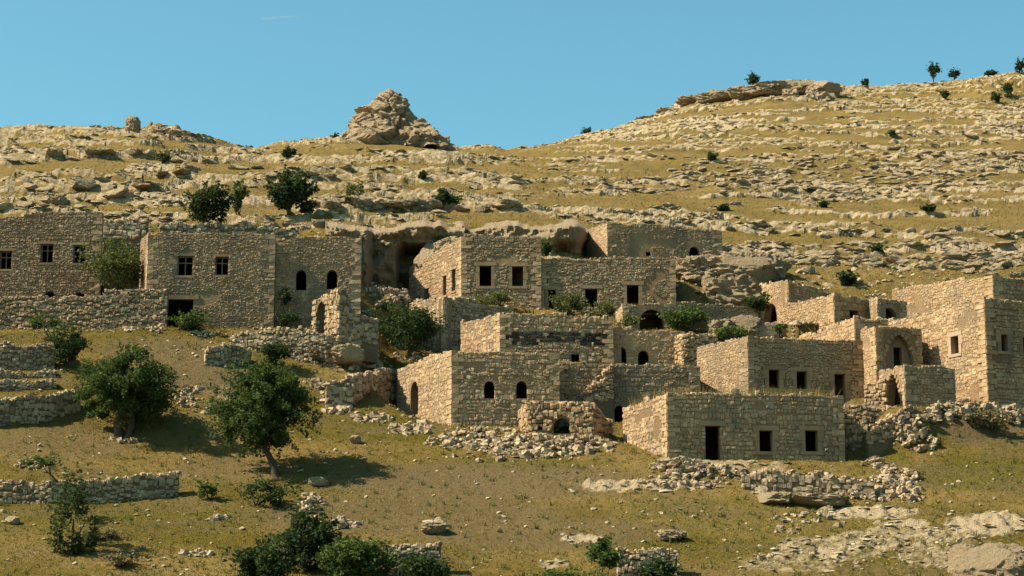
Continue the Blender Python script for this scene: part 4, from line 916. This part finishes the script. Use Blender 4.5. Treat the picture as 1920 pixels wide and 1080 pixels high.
big_tree('round dark green tree with a forked trunk on the left slope', (232, 818), [(222, 228, 765, .26), (240, 248, 770, .2)], (146, 646, 334, 800), L_TREE, 5)
big_tree('leaning green tree with a single slanting trunk and wide shadow', (521, 893), [(521, 496, 838, .2)], (390, 672, 592, 856), L_TREE, 6, 37000)
plant('shrub', 'dark bush showing above the leaning tree crown', 'bush', (512, 690), (484, 642, 548, 690), L_DARK, .22, 1500)
plant('tall_shrub', 'tall shrub before the long left wall, a bare arm to its left', 'shrub', (130, 692), (92, 606, 168, 692), L_DARK, .2, 2600, 12, stems=5, sparse=.3)
plant('shrub', 'small leafy arm of foliage by the long left wall', 'bush', (96, 640), (50, 588, 112, 622), L_BUSH, .18, 700, 8, stems=3, sparse=.6)
plant('vine', 'tangle of green vines between the two left houses', 'vine', (216, 548), (152, 450, 270, 556), L_OLIVE, .22, 4200, 20, D=131, stems=5, sparse=.2)
plant('leafy_shrub', 'bright leafy shrub growing in the dark doorway of the square house', 'shrub', (356, 624), (322, 580, 394, 624), L_BUSH, .24, 1300, 10, D=126.6, stems=4, sparse=.2)
plant('vine', 'climbing green plant in the corner beside the square house', 'vine', (536, 612), (520, 540, 546, 580), L_DARK, .2, 500, 7, D=128.3, stems=2)
plant('shrub', 'low dark shrub at the foot of the recessed wall', 'bush', (540, 614), (520, 584, 562, 614), L_DARK, .2, 600, 6, D=128.0, stems=3)
plant('large_bush', 'large dark bush beside the vine terrace wall', 'bush', (765, 668), (705, 572, 832, 668), L_DARK, .2, 5200, 18, D=127.5, stems=5, trunk=.07)
plant('shrub', 'yellow-green shrub on top of the large dark bush', 'bush', (722, 600), (694, 566, 760, 612), L_OLIVE, .18, 900, 8, D=129.5, sparse=.3)
plant('shrub', 'thin shrubs on the left of the vine terrace', 'bush', (940, 575), (880, 546, 968, 576), L_OLIVE, .2, 900, 10, D=136.3, sparse=.4)
plant('vine', 'climbing green plants between the first two openings of the long wing', 'vine', (1068, 592), (1028, 548, 1100, 596), L_OLIVE, .2, 1100, 12, D=136.4, sparse=.5, stems=4)
plant('vine', 'climbing green plants right of the second opening of the long wing', 'vine', (1130, 592), (1096, 562, 1164, 600), L_OLIVE, .2, 900, 10, D=136.2, sparse=.5, stems=4)
plant('round_bush', 'round bright green bush before the broken arch', 'bush', (1284, 625), (1240, 572, 1326, 624), L_BUSH, .24, 2600, 14, D=131.4, stems=4)
plant('shrub', 'small shrub left of the wide dark arch', 'bush', (1180, 618), (1160, 590, 1202, 618), L_OLIVE, .2, 500, 7, D=131.5, sparse=.4)
plant('shrub', 'round dark shrub beside the dark arched doorway', 'bush', (1420, 596), (1394, 548, 1446, 592), L_DARK, .22, 1400, 10, D=134.2)
plant('shrub', 'low green shrub behind the middle house roof', 'bush', (1372, 638), (1336, 612, 1408, 640), L_BUSH, .2, 900, 9, D=126.8, sparse=.2)
plant('shrub', 'little shrub at the corner of the middle house roof', 'bush', (1462, 628), (1446, 606, 1482, 628), L_BUSH, .2, 350, 6, D=128.5, sparse=.3)
# above the village
plant('small_tree', 'open leafy small tree above the square house', 'tree', (388, 436), (346, 344, 438, 438), L_DARK, .32, 2600, 18, D=141, stems=5, trunk=.09, sparse=.35)
plant('small_tree', 'slender upright tree beside the open leafy tree', 'tree', (447, 406), (430, 332, 466, 400), L_OLIVE, .3, 900, 9, stems=4, trunk=.07, sparse=.3)
plant('small_tree', 'dense round dark tree on the slope above the recessed house', 'tree', (545, 410), (502, 320, 592, 404), L_DARK, .34, 4200, 18, stems=5, trunk=.12)
plant('cactus_shrub', 'low dark cactus-like clump right of the dense round tree', 'shrub', (576, 408), (560, 374, 596, 406), L_DARK, .3, 600, 7)
plant('small_tree', 'thin pale green sapling on the golden slope', 'tree', (664, 392), (636, 338, 694, 384), L_OLIVE, .26, 420, 9, stems=3, trunk=.05, sparse=.6)
plant('shrub', 'dark round shrub in the ledge above the cave', 'bush', (832, 392), (806, 358, 860, 392), L_DARK, .3, 1700, 12)
plant('shrub', 'green shrub at the foot of the cave cliff behind the cream house', 'bush', (1020, 478), (1010, 448, 1036, 480), L_BUSH, .24, 500, 6, D=140)
HILL = [(305, 306, 290, 286, 324, 308, 'olive shrub on the left ledge below the skyline rocks'), (540, 297, 528, 276, 556, 297, 'dark shrub on the slope left of the pinnacle'), (793, 338, 785, 322, 800, 338, 'small dark shrub on the slope under the pinnacle'),
        (1336, 304, 1327, 286, 1345, 304, 'dark round shrub high on the right hill'), (1355, 397, 1346, 384, 1366, 398, 'dark shrub low on the right hill near the highest house'), (1516, 364, 1508, 350, 1526, 364, 'lone dark shrub midway up the right hill'),
        (1543, 390, 1536, 378, 1552, 391, 'tiny dark shrub below the lone shrub of the right hill'), (1645, 480, 1634, 458, 1658, 482, 'dark shrub in the rocky band behind the right houses'), (1590, 536, 1572, 508, 1606, 538, 'thorny shrub just behind the flat-roofed ruins'),
        (1868, 194, 1856, 170, 1880, 194, 'dark bush in the hollow near the right skyline'), (1890, 186, 1878, 152, 1904, 188, 'taller dark bush in the hollow near the right skyline'), (1772, 186, 1762, 170, 1782, 186, 'dark shrub below the two skyline trees'), (1672, 258, 1666, 244, 1680, 258, 'faint olive shrub on the upper right hill'), (1740, 398, 1728, 384, 1756, 398, 'grey shrub on the golden grass of the right hill')]
for (fx, fy, x0, y0, x1, y1, lb) in HILL: plant('shrub', lb, 'bush', (fx, fy), (x0, y0, x1, y1), L_DARK if 'olive' not in lb else L_OLIVE, .4, 420, 8, stems=2, group='shrubs of the upper hillside')
SKY_ = [(1411, 166, 1400, 134, 1424, 166, 333, 'conical tree on the right hilltop crag'), (1623, 168, 1616, 148, 1631, 164, 335, 'small skyline tree between the crag and the tall tree'), (1750, 166, 1737, 116, 1764, 150, 335, 'tallest tree on the right skyline, crown clear of the ground'), (1789, 160, 1777, 128, 1802, 150, 335, 'broad skyline tree right of the tallest one'),
        (1858, 148, 1848, 130, 1870, 148, 335, 'low skyline bush near the right edge'), (1911, 142, 1902, 108, 1922, 136, 335, 'skyline tree at the right edge of the picture'), (1101, 262, 1091, 238, 1112, 260, 300, 'small dark tree on the saddle of the skyline'), (462, 286, 452, 274, 474, 286, 254, 'low dark skyline bush left of the pinnacle'), (629, 266, 623, 253, 636, 266, 255, 'tiny skyline bush at the foot of the pinnacle')]
for (fx, fy, x0, y0, x1, y1, D, lb) in SKY_: plant('skyline_tree', lb, 'tree', (fx, fy+3), (x0, y0, x1, y1), L_DARK, .42, 520, 9, D=D, stems=1, trunk=.12, group='trees on the skyline')
# the bottom of the slope
plant('straggly_tree', 'tall straggly dark tree rising past the low dry wall at the lower left', 'tree', (136, 1090), (78, 862, 196, 1085), L_DARK, .2, 2300, 24, D=98, stems=1, sparse=1.2, trunk=.09)
plant('shrub', 'small leaning sprig left of the straggly tree top', 'bush', (104, 900), (48, 850, 112, 884), L_BUSH, .18, 420, 7, D=102, stems=3, sparse=.6)
plant('dry_brush', 'bare brown thicket in the grass right of the straggly tree, upper', 'brush', (205, 1012), (160, 992, 230, 1014), L_DRY, .2, 500, 8, stems=6, sparse=.4)
plant('dry_brush', 'bare brown thicket in the grass right of the straggly tree, lower', 'brush', (222, 1064), (180, 1036, 258, 1066), L_DRY, .2, 500, 8, stems=6, sparse=.4)
plant('shrub', 'small dark bush on the grass left of the leaning tree foot', 'bush', (390, 938), (370, 896, 410, 938), L_BUSH, .2, 420, 8, sparse=.6)
plant('shrub', 'leafy shrub in the shade below the leaning trunk', 'bush', (478, 950), (446, 900, 556, 956), L_DARK, .2, 1000, 12, stems=5, sparse=.8)
plant('shrub', 'dark shrub with pale bare branches at the bottom edge', 'shrub', (490, 1105), (424, 1005, 560, 1100), L_DARK, .24, 2900, 20, D=93, stems=7, sparse=.45, trunk=.05)
plant('shrub', 'tall dark shrub beside the tumbled stones at the bottom', 'shrub', (575, 1080), (520, 955, 630, 1080), L_DARK, .24, 3800, 22, D=95.5, stems=5, sparse=.15)
plant('shrub', 'bright green bush left of the bottom wall stub', 'bush', (660, 1100), (600, 1010, 738, 1100), L_BUSH, .22, 4000, 20, D=94, stems=4)
plant('shrub', 'dark bush covering the right end of the left wall stub', 'bush', (795, 1110), (740, 1040, 842, 1104), L_DARK, .22, 2400, 15, D=93, stems=4)
plant('small_tree', 'thin sapling at the bottom edge left of the right wall stub', 'tree', (1128, 1105), (1100, 1010, 1164, 1080), L_BUSH, .2, 1300, 12, D=93.5, stems=3, sparse=.35, trunk=.04)
plant('shrub', 'dark bush over the right end of the right wall stub', 'bush', (1245, 1115), (1204, 1050, 1272, 1108), L_DARK, .22, 1500, 10, D=93, stems=4)
plant('hedge', 'low strip of leafy growth along the bottom edge', 'hedge', (1070, 1100), (1000, 1068, 1120, 1100), L_BUSH, .2, 1100, 12, D=93, stems=4)
plant('dry_brush', 'dry brown brush on the rubble bank under the tower house', 'brush', (1850, 806), (1794, 768, 1892, 806), L_DRY, .22, 1500, 12, stems=5, sparse=.3)
plant('dry_brush', 'dry brush between the terrace walls under the gateway', 'brush', (602, 688), (578, 640, 622, 690), L_DRY, .2, 700, 8, stems=4, sparse=.4)

# grass, too much of it to count
def tufts(name, label, pts, h0, h1, m, blades=4, wid=.03, hs=None):
    k = len(pts); C = np.repeat(pts, blades, 0) + rng.normal(0, .06, (k*blades, 3))*[1, 1, 0]; h = rng.uniform(h0, h1, k*blades)
    th = rng.uniform(0, 6.283, k*blades); w = np.stack([np.cos(th), np.sin(th), 0*th], 1)*wid; lean = rng.normal(0, .35, (k*blades, 3))*h[:, None]; lean[:, 2] = h
    V = np.stack([C-w, C+w, C+lean], 1).reshape(-1, 3); Q = np.arange(len(V)).reshape(-1, 3)
    if hs is not None: link(name, np_mesh(name, V-hs.base, Q, m, False, {'rnd': np.repeat(rng.random(k*blades), 3)}), hs.root, kind='stuff'); return
    link(name, np_mesh(name, V, Q, m, False, {'rnd': np.repeat(rng.random(k*blades), 3)}), None, label=label, cat='grass', kind='stuff')
sel = vis & (DD > 93) & (DD < 128) & ~inside & (rock < .35); I, J = np.nonzero(sel); wt = (1-.8*soil[I, J]); wt /= wt.sum()
kk = rng.choice(len(I), 20000, p=wt); pts = np.stack([XX[I[kk], J[kk]], DD[I[kk], J[kk]], Z[I[kk], J[kk]]-.01], 1)
tufts('grass', 'short olive grass on the lower slope', pts, .04, .12, L_GREEN)
sel = vis & (DD > 126) & (DD < 235) & ~inside & (rock < .3); I, J = np.nonzero(sel); kk = rng.choice(len(I), 16000)
pts = np.stack([XX[I[kk], J[kk]], DD[I[kk], J[kk]], Z[I[kk], J[kk]]-.01], 1); tufts('dry_grass', 'dry golden grass on the upper slope', pts, .08, .22, L_GRASS, 3, .04)
sel = vis & (DD > 93) & (DD < 126) & ~inside & (rock < .5); I, J = np.nonzero(sel); kk = rng.choice(len(I), 900)
pts = np.stack([XX[I[kk], J[kk]], DD[I[kk], J[kk]], Z[I[kk], J[kk]]-.01], 1); tufts('thistles', 'dry thistles and weeds dotted over the lower slope', pts, .12, .34, L_OLIVE, 7, .03)
for h in HOUSES:
    if h.roof and h.close:
        q = h.Q; k = 900 if 'front house' in h.label else 160; u, v = rng.random((k, 1)), rng.random((k, 1))*.92+.04
        p = (q[0]*(1-u)+q[3]*u)*v + (q[1]*(1-u)+q[2]*u)*(1-v); p[:, 2] -= .3
        if 'front house' not in h.label:
            k2 = 130; s_ = rng.random(k2)*h.front.L; pr_ = np.array([h.front.pt(a_, float(h.front.topz(a_))-.06, -.15) for a_ in s_]); pr_ = pr_[np.sin(s_*2.1)+rng.normal(0, .6, k2) > .5]
            if len(pr_): tufts('wall_grass', None, pr_, .08, .3, L_GRASS, 4, .015, h)
        else: tufts('roof_grass', 'tall dry grass on the roof of the front house', p, .45, .95, L_GRASS, 4, .018)

# faint vapour trail high in the sky
m, t, b = mat('vapour'); b.inputs['Base Color'].default_value = (.9, .9, .9, 1); b.inputs['Alpha'].default_value = .07
a, c = P(490, 35, 9000), P(575, 29, 9000); V, Q = tube([a, a*.75+c*.25, a*.4+c*.6, c], [5, 4.5, 3.5, .6], 8)
link('vapour_trail', np_mesh('vapour_trail', V-a, Q, m), None, a, label='faint white vapour trail in the blue sky', cat='vapour trail')
